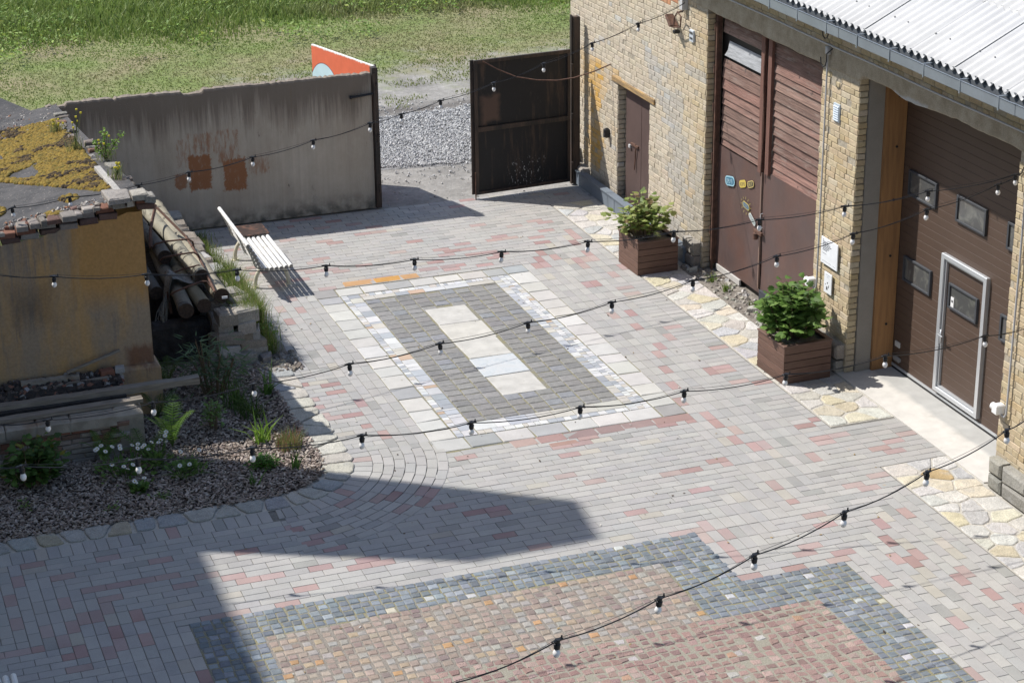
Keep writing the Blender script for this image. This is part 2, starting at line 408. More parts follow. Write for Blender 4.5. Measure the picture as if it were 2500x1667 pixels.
slabrow(sp, 10.34, 10.7, 28.9, 29.25, 0, (.4, .5), [(.30, .31, .32)], [1])
struct(sp.build('stone_slab_frame', m_slab))
struct(MB().box((7.18, 22.8, -.1), (10.72, 29.28, -.009)).build('panel_bed', m_mossj))
rs = MB(); slabrow(rs, 8.15, 10.7, 22.62, 22.85, 0, (.35, .45), [(.30, .20, .18), (.25, .18, .17), (.34, .25, .22)], [3, 2, 2], .003)
slabrow(rs, 8.6, 9.0, 22.47, 22.61, 0, (.35, .45), [(.34, .22, .18)], [1], .003)
slabrow(rs, 7.75, 9.0, 29.27, 29.5, 0, (.3, .5), [(.27, .24, .21), (.42, .25, .12), (.45, .24, .07), (.33, .31, .30)], [2, 2, 2, 1], .003)
slabrow(rs, 9.05, 9.7, 29.5, 29.68, 0, (.3, .4), [(.30, .23, .22)], [1], .003)
struct(rs.build('red_slab_row', m_slab))
ms = MB(); mosA = [(.54, .54, .525), (.47, .475, .48), (.34, .355, .375), (.46, .43, .385), (.42, .32, .23)]; mwA = [6, 4, 4, 2, .5]
mosB = [(.45, .45, .45), (.37, .385, .41), (.29, .305, .325), (.44, .42, .375), (.53, .53, .52), (.42, .31, .23)]; mwB = [3, 4, 3, 3, 2, .4]
for x0, x1, P, W, Ls in ((7.57, 7.67, mosA, mwA, (.05, .12)), (7.67, 7.86, mosB, mwB, (.05, .26)), (10.02, 10.15, mosB, mwB, (.04, .2)), (10.15, 10.24, mosA, mwA, (.04, .11)), (10.24, 10.33, mosA, mwA, (.05, .12))):
    slabrow(ms, x0, x1, 23.21, 28.88, 1, Ls, P, W, .001, .0035, .003, .003)
for y0, y1, P, W, Ls in ((23.21, 23.33, mosA, mwA, (.06, .16)), (23.33, 23.6, mosB, mwB, (.08, .4)), (28.6, 28.76, mosB, mwB, (.12, .45)), (28.76, 28.88, mosA, mwA, (.05, .13))):
    slabrow(ms, 7.87, 10.01, y0, y1, 0, Ls, P, W, .001, .0035, .003, .003)
struct(ms.build('mosaic_border', m_slab))
gp = MB(); C = []; H = []
for i in range(9):
    x0 = 7.87+i*.2385; y = 23.61+rng.uniform(-.1, 0)
    while y < 28.58:
        L = rng.uniform(.185, .2); y1 = min(y+L, 28.585); ya = max(y, 23.61)
        if y1-ya > .05 and not (8.58 < x0+.12 < 9.27 and 24.28 < (ya+y1)/2 < 27.87):
            C.append((x0+.119, (ya+y1)/2, -.03)); H.append((.119-.009, (y1-ya)/2-.007, .03))
        y += L
gp.blocks(C, H, pal(len(C), [(.215, .208, .198), (.235, .23, .22), (.195, .19, .185), (.22, .225, .235)], [5, 3, 2, 1.5], .02, .05), .009, .007)
struct(gp.build('grey_setts', m_cob))
ws = MB()
for i in range(5):
    c = [(.46, .445, .41), (.52, .53, .53), (.47, .455, .415), (.48, .46, .41), (.46, .445, .41)][i]
    ws.blocks([(8.925, 24.3+.71*i+.355, -.025)], [(.325+(.01 if i % 2 else 0), .348, .03)], [c], .008, .01)
n = N('white_slab'); c = n.scale(n.attr(), n.mr(n.noise(5, 6), .35, .65, .9, 1.1))
bl = n.ma('MULTIPLY', n.rect(n.x, n.y, 8.925, 25.365, .36, .35), n.mr(n.noise(5, 6, .7), .42, .6)); c = n.mix(n.ma('MULTIPLY', bl, .7), c, (.36, .40, .42))
ms_ = n.mr(n.ma('ABSOLUTE', n.ma('SUBTRACT', n.noise(2.2, 1), .5)), 0., .006, .25, 0.); c = n.mix(ms_, c, (.25, .22, .18))
struct(ws.build('centre_slabs', n.fin(c, .7, n.noise(20, 5), .15, .006)))

# ---- cobble panel (P2)
struct(MB().add([(3.28, 8, -.006), (10.6, 8, -.006), (10.6, 18.3, -.006), (9.27, 18.3, -.006), (9.27, 19.63, -.006), (3.28, 19.63, -.006)], [(0, 1, 2, 3, 4, 5)]).build('cobble_bed', m_mossj))
def inblue(x, y):
    if not (3.28 < x < 10.6 and y < 19.63): return False
    if x > 9.27 and y > 18.3: return False
    if x < 3.97: return True
    if y > 19.02 and x < 9.27: return True
    if 8.6 < x < 9.27: return y > 17.66
    if x >= 9.27: return y > 17.66 or x > 9.93
    return False
Cb, Cp, Cr = [], [], []; p_ = 7.31/63
for j in range(int((19.63-14.4)/p_)):
    y = 19.63-(j+.5)*p_
    for i in range(int((10.6-3.29)/p_)+1):
        x = 3.29+(i+.5)*p_+(.004 if j % 2 else -.004)
        if x > 10.6 or not visible(x, y): continue
        if inblue(x, y): Cb.append((x, y)); continue
        if x > 9.27 and y > 17.66: continue
        bnd = 17.66-.25*max(0, 5.6-x)-(0.02 if x > 6 else .12*math.sin(x*3))
        (Cr if (y < bnd and x > 4.9) else Cp).append((x, y))
def cobs(L, P, W, b, jit, hx, br=.12, wave=.0, drop=0.):
    L = np.array(L); k = len(L)
    if drop: L = L[rng.random(k) > drop]; k = len(L)
    C = np.c_[L+rng.uniform(-.006, .006, (k, 2)), np.full(k, -.03)+rng.uniform(-.003, .003, k)]
    C[:, 0] += wave*(vn(L[:, 0], L[:, 1], 2.5, 8)-.5); C[:, 1] += wave*(vn(L[:, 0], L[:, 1], 2.5, 18)-.5)
    H = np.c_[rng.uniform(hx*.88, hx*1.06, k), rng.uniform(hx*.86, hx*1.03, k), np.full(k, .032)]
    return C, H, pal(k, P, W, .06, br), b, jit
mb = MB(); mb.blocks(*cobs(Cb, [(.165, .185, .205), (.195, .215, .235), (.14, .155, .17), (.245, .27, .29), (.42, .42, .42), (.46, .42, .33)], [10, 8, 4, 2, .3, .2], .011, .006, .054))
struct(mb.build('blue_cobbles', m_cob))
mb = MB(); mb.blocks(*cobs(Cp, [(.29, .23, .19), (.325, .265, .215), (.265, .205, .175), (.29, .27, .245), (.34, .265, .185), (.38, .23, .12), (.22, .17, .155)], [8, 7, 5, 7, 2, .6, 2.5], .014, .007, .055, .1, .06))
struct(mb.build('brown_cobbles', m_cob))
n = N('brown_grit'); c = n.scale((.225, .20, .17), n.mr(n.noise(60, 3), .3, .7, .7, 1.3)); struct(MB().add([(3.97, 8, -.0045), (8.6, 8, -.0045), (8.6, 19.02, -.0045), (3.97, 19.02, -.0045)], [(0, 1, 2, 3)]).build('brown_grit_bed', n.fin(c, .95, n.noise(90), .5, .006)))
mb = MB(); mb.blocks(*cobs(Cr, [(.26, .17, .15), (.29, .195, .17), (.225, .15, .135), (.33, .24, .21), (.35, .22, .15), (.36, .34, .32)], [8, 7, 5, 3, .5, .5], .014, .013, .056, .13, .09, .04))
n = N('gritty_sett'); gc = n.scale(n.attr(), n.mr(n.noise(110, 3), .3, .7, .65, 1.4)); struct(mb.build('red_cobbles', n.fin(gc, .9, n.noise(60, 4), .8, .012)))
n = N('grit'); c = n.mix(n.mr(n.noise(50, 3), .4, .6), (.29, .265, .22), (.25, .235, .18))
c = n.scale(c, n.mr(n.noise(160, 2), .3, .7, .7, 1.3))
struct(MB().add([(4.6, 8, -.003), (9.93, 8, -.003), (9.93, 17.66, -.003), (5.4, 17.66, -.003), (4.9, 17.3, -.003)], [(0, 1, 2, 3, 4)]).build('grit_bed', n.fin(c, .95, n.noise(90, 4), .6, .01)))

# ---- crazy paving
def clip(poly, p, nrm):
    out = []; k = len(poly)
    for i in range(k):
        a = poly[i]; b = poly[(i+1) % k]; da = (a-p)@nrm; db = (b-p)@nrm
        if da <= 0: out.append(a)
        if da*db < 0: out.append(a+(b-a)*da/(da-db))
    return out
def crazy(x0, x1, y0, y1, s, gap=.012, fn=None, pull=.05):
    nx = max(1, int((x1-x0)/s)); ny = max(1, int((y1-y0)/s)); pts = []
    for i in range(nx):
        for j in range(ny):
            pts.append(np.array([x0+(i+.5+rng.uniform(-.36, .36)+.25*(j%2)-.12)*(x1-x0)/nx, y0+(j+.5+rng.uniform(-.36, .36))*(y1-y0)/ny]))
    cells = []
    P = np.array(pts)
    for q in pts:
        poly = [np.array(v, float) for v in ((x0, y0), (x1, y0), (x1, y1), (x0, y1))]
        d = np.hypot(*(P-q).T); 
        for kx in np.argsort(d)[1:14]:
            o = P[kx]; nr = (o-q)/d[kx]; poly = clip(poly, (o+q)/2-nr*gap/2*rng.uniform(.6, 1.8), nr)
            if len(poly) < 3: break
        if len(poly) < 3: continue
        # rough outline
        out = []
        for i in range(len(poly)):
            a = poly[i]; b = poly[(i+1) % len(poly)]; L = np.hypot(*(b-a)); m = max(1, int(L/.07))
            for t in range(m):
                p = a+(b-a)*t/m
                if t == 0: p = p+(np.mean(poly, 0)-p)*(.11 if fn else pull)
                nr = np.array([-(b-a)[1], (b-a)[0]])/(L+1e-6); out.append(p+nr*rng.uniform(-.006, .012))
        if fn: out = [fn(*p) for p in out]
        cells.append(out)
    return cells
stP = [(.50, .475, .42), (.53, .51, .47), (.52, .46, .33), (.44, .44, .43), (.55, .50, .39), (.46, .34, .18)]; stW = [5, 5, 3, 4, 3, .35]
def lay(mb, cells, P, W, z=.0, zr=.006, bev=.008):
    cs = pal(len(cells), P, W, .05, .08)
    for c, k in zip(cells, cs): mb.prism(c, -.05, z+rng.uniform(0, zr), k, 0, bev)
st = MB()
lay(st, crazy(12.27, 13.16, 14.5, 19.5, .29), stP, stW); lay(st, crazy(12.27, 13.18, 19.5, 20.42, .28), stP, stW)
lay(st, crazy(12.28, 13.18, 21.76, 23.3, .28), stP, stW)
lay(st, crazy(12.28, 13.0, 23.3, 32.0, .27), stP, stW)
struct(st.build('stone_path', m_stone))
struct(MB().box((12.26, 12, -.1), (13.6, 20.43, -.008)).box((12.26, 21.75, -.1), (13.6, 32.05, -.0075)).build('stone_path_bed', m_mort))
# bed edging : path along outer edge
ed = MB()
def edge_fn(u, v):      # u along, v inward 0..wd
    if u < 3.6: p = np.array([26.6-u]) ; return np.array([6.12-v+.0*u, 26.8-u])
    L1 = 3.6; arc = 1.2*math.pi/2
    if u < L1+arc:
        a = -(u-L1)/1.2; r_ = 1.2-v; return np.array([FC[0]+(r_)*math.cos(a)+.02, FC[1]+r_*math.sin(a)])
    return np.array([FC[0]-(u-L1-arc), FC[1]-1.2+v])
lay(ed, crazy(.1, 4.2, 0, .42, .31, .02, edge_fn), [(.42, .40, .35), (.46, .45, .40), (.47, .38, .24), (.36, .37, .37)], [5, 4, 2, 3], .02)
lay(ed, crazy(4.2, 11.2, 0, .32, .30, .03, edge_fn), [(.33, .33, .31), (.38, .37, .34), (.36, .33, .25), (.30, .31, .32)], [4, 4, 2, 3], .02)
struct(ed.build('stone_edging', m_stone))
ring = [(6.14, 26.9)]+[tuple(edge_fn(3.6+1.2*math.pi/2*i/14, -.01)) for i in range(15)]+[(-2, 21.99), (-2, 22.4), (5.0, 22.4), (5.7, 23.2), (5.7, 26.9)]
struct(MB().add([(a, b, -.004) for a, b in ring], [tuple(range(len(ring)))]).build('edging_bed', m_mort))
# concrete doorstep slab
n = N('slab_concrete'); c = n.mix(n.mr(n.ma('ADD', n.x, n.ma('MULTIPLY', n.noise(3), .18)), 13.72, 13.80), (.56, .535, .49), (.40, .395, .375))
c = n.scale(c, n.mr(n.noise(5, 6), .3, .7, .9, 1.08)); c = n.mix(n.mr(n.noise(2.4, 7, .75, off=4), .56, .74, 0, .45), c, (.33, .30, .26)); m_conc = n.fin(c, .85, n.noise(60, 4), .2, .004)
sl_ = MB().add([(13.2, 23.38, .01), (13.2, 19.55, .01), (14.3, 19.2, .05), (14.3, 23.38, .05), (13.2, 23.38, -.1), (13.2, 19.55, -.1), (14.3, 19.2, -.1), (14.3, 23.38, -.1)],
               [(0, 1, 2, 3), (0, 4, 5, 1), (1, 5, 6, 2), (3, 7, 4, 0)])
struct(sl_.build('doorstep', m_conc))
# dirt strip before barn door
n = N('dirt'); c = n.mix(n.mr(n.noise(7, 6), .35, .65), (.16, .14, .12), (.30, .27, .23)); m_dirt = n.fin(c, .95, n.noise(22, 6), 1., .04)
struct(MB().box((13.0, 24.4, -.05), (13.6, 28.2, .004)).build('dirt_strip', m_dirt))

# ---- loose stuff generators
def pebbles(mb, X, Y, Z, smin, smax, cols, flat=.6):
    k = len(X); TV = [(-1, -1, -1), (1, -1, -1), (1, 1, -1), (-1, 1, -1), (-.7, -.7, 1), (.7, -.6, 1), (.6, .7, 1), (-.6, .6, 1)]
    F = [(0, 1, 5, 4), (1, 2, 6, 5), (2, 3, 7, 6), (3, 0, 4, 7), (4, 5, 6, 7), (3, 2, 1, 0)]
    s_ = rng.uniform(smin, smax, k); S3 = np.c_[s_, s_*rng.uniform(.6, 1, k), s_*flat]
    P = np.array(TV, float)[None]*S3[:, None, :]*(1+rng.uniform(-.25, .25, (k, 8, 3))); R = rotmats(k, .7)
    P = np.einsum('kij,knj->kni', R, P)+np.c_[X, Y, Z][:, None, :]
    return mb.many(P, F, cols)
gm = MB(); k = 34000; X = rng.uniform(8.6, 14.6, k); Y = rng.uniform(34.3, 39.6, k)
e0 = 35.1+.35*vn(X, Y*0, .9, 2)+.2*vn(X, Y*0, 4, 3)-.25*(X-9.3)/4; e1 = 38.5+.5*vn(X, Y*0, .8, 4)+.25*vn(X, Y*0, 4, 6)
keep = ((Y > e0) & (Y < e1) & (X < 13.9)) | ((rng.random(k) < .03)); X, Y = X[keep], Y[keep]
pebbles(gm, X, Y, rng.uniform(-.02, .015, len(X)), .008, .024, pal(len(X), [(.46, .46, .455), (.38, .38, .38), (.52, .515, .50), (.31, .31, .315)], [5, 4, 3, 2], .02, .1))
k = 500; X = rng.uniform(9.2, 14.5, k); Y = rng.uniform(32.9, 40, k); pebbles(gm, X, Y, np.full(k, -.02), .006, .022, pal(k, [(.42, .41, .39), (.33, .32, .30)], [1, 1], .02, .1))
struct(gm.build('gravel', m_stuff), 'stuff')
n = N('gravel_base'); c = n.scale((.33, .325, .32), n.mr(n.voro(32, feat='F1'), .1, .5, 1.2, .55)); 
gb = [(9.0, 35.35), (10.2, 35.2), (11.5, 35.0), (13.9, 34.9), (13.9, 38.7), (12.6, 38.9), (11.2, 38.7), (10, 38.85), (9.0, 38.7)]
struct(MB().add([(a, b, -.026) for a, b in gb], [tuple(range(len(gb)))]).build('gravel_bed', n.fin(c, .95, n.noise(60), .5, .01)))
# mulch
inner = [(5.72, 26.85)]+[(FC[0]+.82*math.cos(-a), FC[1]+.82*math.sin(-a)) for a in np.linspace(0, math.pi/2, 8)]+[(-2, 22.38), (-2, 27.2), (5.0, 27.2)]
n = N('humus'); c = n.scale((.085, .065, .052), n.mr(n.noise(18, 6), .3, .7, .6, 1.5))
struct(MB().add([(a, b, .0) for a, b in inner], [tuple(range(len(inner)))]).build('soil_bed', n.fin(c, .95, n.noise(30, 6), .9, .03)))
k = 26000; X = rng.uniform(1.3, 5.75, k); Y = rng.uniform(22.3, 27.0, k)
rr = np.hypot(X-FC[0], Y-FC[1]); keep = ~((X > FC[0]) & (Y < FC[1]) & (rr > .86)) & ~((X < 3.75) & (Y > 24.3)); X, Y = X[keep], Y[keep]; k = len(X)
mu = MB(); TV = [(-1, -.5, -.12), (1, -.35, -.12), (.9, .5, -.12), (-.8, .4, -.12), (-.9, -.45, .12), (.95, -.3, .1), (.85, .45, .14), (-.75, .35, .1)]
Fb = [(0, 1, 5, 4), (1, 2, 6, 5), (2, 3, 7, 6), (3, 0, 4, 7), (4, 5, 6, 7), (3, 2, 1, 0)]
inst(mu, TV, Fb, np.c_[X, Y, .012+rng.uniform(0, .03, k)], rotmats(k, .55), rng.uniform(.012, .034, k), pal(k, [(.33, .275, .235), (.25, .20, .165), (.42, .36, .31), (.16, .125, .105)], [5, 4, 3, 3], .05, .15))
struct(mu.build('bark_mulch', m_stuff), 'stuff')
tag(bpy.data.objects['bark_mulch'], None, None)

# ---- meadow
gm = MB()
def blades(mb, X, Y, h, w, cols, Z=0., lean=.5):
    k = len(X); a = rng.uniform(0, 2*math.pi, k); l = rng.uniform(0, lean, k)*h; b = rng.uniform(0, 2*math.pi, k)
    dx, dy = np.cos(a)*w, np.sin(a)*w; P = np.zeros((k, 5, 3))
    Z = np.broadcast_to(Z, (k,))
    lx, ly = np.cos(b)*l, np.sin(b)*l
    P[:, 0] = np.c_[X-dx, Y-dy, Z]; P[:, 1] = np.c_[X+dx, Y+dy, Z]
    P[:, 2] = np.c_[X+dx*.75+lx*.35, Y+dy*.75+ly*.35, Z+h*.6]; P[:, 4] = np.c_[X-dx*.75+lx*.35, Y-dy*.75+ly*.35, Z+h*.6]
    P[:, 3] = np.c_[X+lx, Y+ly, Z+h]
    return mb.many(P, [(0, 1, 2, 4), (4, 2, 3)], cols)
def gcol(k, t):
    g = pal(k, [(.18, .25, .06), (.21, .275, .075), (.15, .215, .05), (.25, .295, .10)], [4, 4, 3, 2], .08, .15)
    d = pal(k, [(.28, .25, .13), (.32, .28, .17), (.24, .235, .11)], [3, 2, 3], .06, .15)
    return g*(1-t[:, None])+d*t[:, None]
k = 210000; X = rng.uniform(2.5, 20.5, k); Y = 33.2+(60-33.2)*rng.random(k)
edge = 42.6+1.6*(vn(X, Y, .5, 21)-.5)+(vn(X, Y, 2.2, 22)-.5); dens = np.clip((Y-edge+.6)/1.8, 0, 1)
dens = np.where(X < 9.0, 1., dens); dens *= .35+.65*fbm(X, Y, .9, 31)*1.5
keep = (rng.random(k) < dens) & (Y > 33.2) & ~((X > 13.1) & (Y < 34.2)); keep &= (X > .09*Y-2) & (X < .47*Y)
keep &= ~((X > 9) & (Y < 41))
X, Y = X[keep], Y[keep]; k = len(X)
dry = np.clip((fbm(X, Y, .45, 41)-.42)*3.2, 0, 1)*np.clip((49.5-Y+2*vn(X, Y, .6, 55))/3, 0, 1)
tall = np.clip((Y-46.8+1.8*(vn(X, Y, .45, 61)-.5))/3, 0, 1)
h = (.014+.024*rng.random(k))*(1-tall)+tall*(.12+.24*rng.random(k)*(.4+vn(X, Y, 1.6, 71)*1.2))
blades(gm, X, Y, h, .008+.009*rng.random(k)+tall*.004, gcol(k, dry*rng.uniform(.5, 1, k)), -.03, .9)
k = 16000; X = rng.uniform(3, 20.5, k); Y = 45.5+rng.random(k)*12; cl = vn(X, Y, 1.3, 81)*vn(X, Y, .5, 82); keep = cl > .28-.02*(Y-46); X, Y = X[keep], Y[keep]; k = len(X)
LV = [(-.5, 0, 0), (0, -.28, .05), (.6, 0, 0), (0, .28, .05)]
inst(gm, LV, [(0, 1, 2), (0, 2, 3)], np.c_[X, Y, rng.uniform(.05, .32, k)], rotmats(k, .7), rng.uniform(.05, .13, k), pal(k, [(.19, .29, .06), (.25, .34, .08), (.15, .24, .05), (.31, .36, .06)], [4, 3, 3, .7], .08, .15))
k = 9000; X = rng.uniform(2.5, 20, k); Y = rng.uniform(33.4, 47, k); cl = vn(X, Y, 1.1, 181)*vn(X, Y, 3.1, 182); keep = (cl > .38) & ~((X > 8.9) & (Y < 42)) & (X > .09*Y-2); X, Y = X[keep], Y[keep]; k = len(X)
inst(gm, LV, [(0, 1, 2), (0, 2, 3)], np.c_[X, Y, rng.uniform(-.02, .05, k)], rotmats(k, .4), rng.uniform(.03, .07, k), pal(k, [(.17, .25, .06), (.23, .31, .08), (.27, .26, .14)], [4, 3, 2], .08, .15))
k = 5000; X = rng.uniform(9.2, 15, k); Y = rng.uniform(38.8, 43, k); keep = vn(X, Y, 1.7, 191) > .62-.09*(Y-39.5); X, Y = X[keep], Y[keep]; k = len(X)
blades(gm, X, Y, rng.uniform(.02, .06, k), .012*np.ones(k), gcol(k, .4*np.ones(k)), -.03, .9)
struct(gm.build('meadow_grass', m_grass), 'stuff')

# ================================================================== BRICK BUILDING
BX = 13.3
bld = thing('brick_building', 'yellow brick building with white corrugated roof, brown barn doors and a deep garage bay', 'building', (13.3, 26.6, 0))
def brickcol(y, z):
    k = len(y); c = pal(k, [(.46, .37, .235), (.48, .395, .265), (.43, .345, .225), (.49, .42, .31), (.44, .34, .20)], [5, 5, 2, 2, 1], .04, .05)
    far = np.clip((y-28)/1.5, 0, 1)[:, None]*.75; wh = pal(k, [(.49, .43, .34), (.51, .455, .37), (.46, .405, .325), (.44, .44, .42)], [5, 4, 3, .4], .03, .04)
    c = c*(1-far)+wh*far
    gq = (fbm(y, z, 1.2, 91) > .60) & (y > 28) & (y < 30.5) & (z < 3.2); c[gq] = c[gq]*.55+np.array([.33, .34, .34])*.45
    og = (y > 31.45)*(z < 2.45)*(z > .35)*np.clip((fbm(y, z, 1.5, 95)-.42)*6, 0, 1)*np.clip(1.25-np.abs(y-32.1)*.9, 0, 1)
    og = (og*rng.uniform(.5, 1.15, k))[:, None].clip(0, 1); c = c*(1-og)+np.array([.58, .34, .08])*og
    rd = (y > 29.2) & (y < 30.6) & (z > 3.95+.25*np.abs(y-29.6)) & (z < 4.35); c[rd] = pal(rd.sum(), [(.45, .22, .12), (.50, .27, .16)], [1, 1], .05, .1)
    low = (z < .45)[:, None]*.35; c = c*(1-low)+np.array([.30, .28, .25])*low
    return c
bw = MB(); ch = .0855
def brickface(y0, y1, z0, z1, holes=(), x=BX):
    C, H = [], []
    nz = int(round((z1-z0)/ch))
    for j in range(nz):
        zc = z0+(j+.5)*ch; y = y0-(.0 if j % 2 else .13)-.01; hd = j % 2 == 0
        while y < y1:
            L = .265 if (not hd or rng.random() < .25) else .132
            L += rng.uniform(-.008, .008); a, b = max(y, y0), min(y+L, y1); y += L
            for (h0, h1, g0, g1) in holes:
                if g0 < zc < g1 and b > h0 and a < h1:
                    if a < h0 and b > h1: b = h0
                    elif b > h1: a = max(a, h1)
                    elif a < h0: b = min(b, h0)
                    else: a = b
            if b-a < .03: continue
            C.append((x-.0+rng.uniform(-.003, .003)+.04, (a+b)/2, zc+rng.uniform(-.003, .003)+.008*math.sin((a+b)*1.3))); H.append(((b-a)/2-.0045, ch/2-.0045, .045))
    C = np.array(C); H = np.array(H)
    # occasional spalled brick
    bad = rng.random(len(C)) < .02; C[bad, 0] += .03
    bw.blocks(C, H, brickcol(C[:, 1], C[:, 2]), .006, .0045, np.array([0, 1., 0]), np.array([-1., 0, 0]))
holes = [(19.5, 23.28, -.1, 4.28), (24.33, 27.99, -.1, 4.16), (30.16, 31.5, -.1, 2.26), (14, 28.42, 4.16, 4.47)]
brickface(14.0, 33.72, .02, 4.95, holes)
def retface(yc, x0, x1, z0, z1, sgn):          # brick return facing -Y (sgn -1) or +Y
    C, H = [], []; nz = int(round((z1-z0)/ch))
    for j in range(nz):
        zc = z0+(j+.5)*ch; x = x0 if j % 2 else x0-.13
        while x < x1:
            a, b = max(x, x0), min(x+.262, x1); x += .265
            if b-a < .03: continue
            C.append(((a+b)/2, yc-sgn*.04+rng.uniform(-.005, .005), zc)); H.append(((b-a)/2-.006, ch/2-.006, .045))
    C = np.array(C); bw.blocks(C, H, brickcol(np.full(len(C), yc), C[:, 2]), .006, .004, np.array([1., 0, 0]), np.array([0, float(sgn), 0]))
retface(23.28, 13.3, 13.44, .02, 4.28, -1); retface(27.99, 13.3, 13.52, .02, 4.16, -1); retface(31.5, 13.3, 13.5, .02, 2.2, -1)
retface(33.72, 13.3, 14.2, .02, 4.95, 1)
bw.build('wall', m_brick, bld)
n = N('lime_mortar'); c = n.scale((.38, .335, .26), n.mr(n.noise(25, 5), .3, .7, .7, 1.2)); m_mortar = n.fin(c, .95, n.noise(60, 4), .6, .01)
mo = MB(); XI, XO = BX+.003, 20.5
def solid(y0, y1, z0, z1, x0=XI, x1=13.95): mo.box((x0, y0, z0), (x1, y1, z1))
solid(14.02, 19.49, 0, 4.93); solid(23.30, 24.32, 0, 4.93); solid(28.01, 30.15, 0, 4.93); solid(31.52, 33.70, 0, 4.93)
solid(19.49, 23.30, 4.32, 4.93); solid(24.32, 28.01, 4.2, 4.93); solid(30.15, 31.52, 2.28, 4.93)
mo.box((14.6, 33.68, 0), (20.5, 33.3, 9)); mo.box((14.0, 14.1, 0), (20.4, 14.3, 8))
mo.build('mortar', m_mortar, bld)
# lintel beam
n = N('lintel_concrete'); c = n.mix(n.mr(n.noise(5, 6, .7), .35, .65), (.25, .21, .15), (.37, .325, .25)); c = n.scale(c, n.mr(n.noise(70, 3), .3, .7, .8, 1.2))
pt = n.rect(n.ma('ADD', n.y, n.ma('MULTIPLY', n.noise(6), .25)), n.ma('ADD', n.z, n.ma('MULTIPLY', n.noise(9), .12)), 22.1, 4.24, .42, .09); c = n.mix(n.ma('MULTIPLY', pt, .8), c, (.40, .41, .42))
m_lint = n.fin(c, .9, n.noise(45, 5), .7, .012)
lb = MB(); ys = np.linspace(14.0, 28.4, 120)
lo = 4.175+.008*np.sin(ys*7)+.008*rng.standard_normal(120)*.6; lo = lo+np.where((ys > 21.3) & (ys < 22.5), -.05*np.sin((ys-21.3)/1.2*math.pi)+.0, 0)+np.where(ys < 23.3, .09, 0)
V = []
for y, z in zip(ys, lo): V += [(13.285, y, 4.485), (13.285, y, z+.02), (13.30, y, z), (13.9, y, z)]
lb.add(V, [(i*4+q, i*4+q+1, i*4+5+q, i*4+4+q) for i in range(119) for q in range(3)]+[(0, 3, 2, 1), (476, 477, 478, 479)])
lb.build('lintel', m_lint, bld)
# plinth stones
pc_ = [(.29, .27, .24), (.34, .32, .28), (.25, .235, .21)]
for a, b in ((14.0, 19.45), (23.32, 24.3), (28.05, 28.5)):
    for z0, z1 in ((0., .2), (.2, .42)):
        y = a+rng.uniform(-.1, 0)
        while y < b:
            L = rng.uniform(.35, .7); y1 = min(y+L, b)
            MB().blocks([(13.25, (max(y, a)+y1)/2, (z0+z1)/2)], [((y1-max(y, a))/2-.01, (z1-z0)/2-.008, .09)], pal(1, pc_, [1, 1, 1]), .03, .014, np.array([0, 1., 0]), np.array([-1., 0, 0])).build('plinth_stone', m_stone, bld); y += L
for y, z, h in ((33.45, .14, .13), (33.42, .38, .1), (33.0, .12, .1)): MB().blocks([(13.25, y, z+.12)], [(.24, h, .1)], pal(1, pc_, [1, 1, 1]), .04, .02, np.array([0, 1., 0]), np.array([-1., 0, 0])).build('plinth_stone', m_stone, bld)
MB().box((13.12, 28.35, 0), (13.2, 33.2, .24), (.2, .23, .26), 0, .006).box((13.1, 28.35, .24), (13.24, 33.2, .262), (.2, .23, .26)).box((13.12, 31.2, .0), (13.119-.006, 31.24, .24), (.12, .14, .16)).build('base_flashing', M('flashing', (.17, .20, .235), .1, 3, .03, 60, .55), bld)
# roof
pit = .165; sw_ = pit*6.5; rf = MB(); nper = int(round((34.0-14.0)/pit)); yy = 14.0+np.arange(nper*8+1)*pit/8; RS = .5
def roofz(x): return 5.04+(x-12.95)*RS
def sheet(mb, x0, x1, ya, yb, dz, col, tilt=0.):
    y = yy[(yy >= ya-1e-6) & (yy <= yb+1e-6)]; k = len(y); cz = .030*np.cos(2*math.pi*(y-14.0)/pit)
    tl = .016-.016*(y-ya)/sw_
    V = np.concatenate([np.c_[np.full(k, xx), y, roofz(xx)+cz+dz+tl+t] for xx, t in ((x0, 0), (x1, 0), (x0, -.009), (x1, -.009))])
    F = [(i, i+1, k+i+1, k+i) for i in range(k-1)]+[(2*k+i+1, 2*k+i, 3*k+i, 3*k+i+1) for i in range(k-1)]+[(i+1, i, 2*k+i, 2*k+i+1) for i in range(k-1)]+[(0, k, 3*k, 2*k), (k-1, 3*k-1, 4*k-1, 2*k-1)]
    mb.add(V, F, col)
sw = pit*6.5
for row, (x0, x1) in enumerate(((12.93, 14.03), (13.95, 15.25), (15.15, 16.6), (16.5, 18.0), (17.9, 19.6))):
    for q in range(20):
        ya = 14.0+q*pit*6.5; yb = ya+pit*6.5+pit*.45
        ya = 14+round((ya-14)/(pit/8))*pit/8; yb = min(34.0, yb)
        if ya > 33.8: break
        c = np.array([.56, .56, .555])*rng.uniform(.96, 1.03)
        sheet(rf, x0, x1, ya, yb, .012*row, c, .007)
n = N('fibre_cement'); c = n.scale(n.attr(), n.mr(n.noise(3, 6), .3, .7, .93, 1.05)); c = n.scale(c, n.mr(n.noise(140, 2), .3, .7, .93, 1.06))
roof = rf.build('roof', n.fin(c, .8, n.noise(80, 3), .15, .003), bld, True)
sc_ = MB(); C = []
for x in (13.25, 14.15, 14.75, 15.6, 16.6):
    for i in range(40):
        y = 14.0+pit*(i*3+ (0 if i % 2 else 1)); 
        if y < 33.9: C.append((x, y, roofz(x)+.036))
sc_.blocks(np.array(C), (.008, .008, .012), (.3, .29, .28), .003); sc_.build('roof_screw', m_gen, roof)['kind'] = 'stuff'
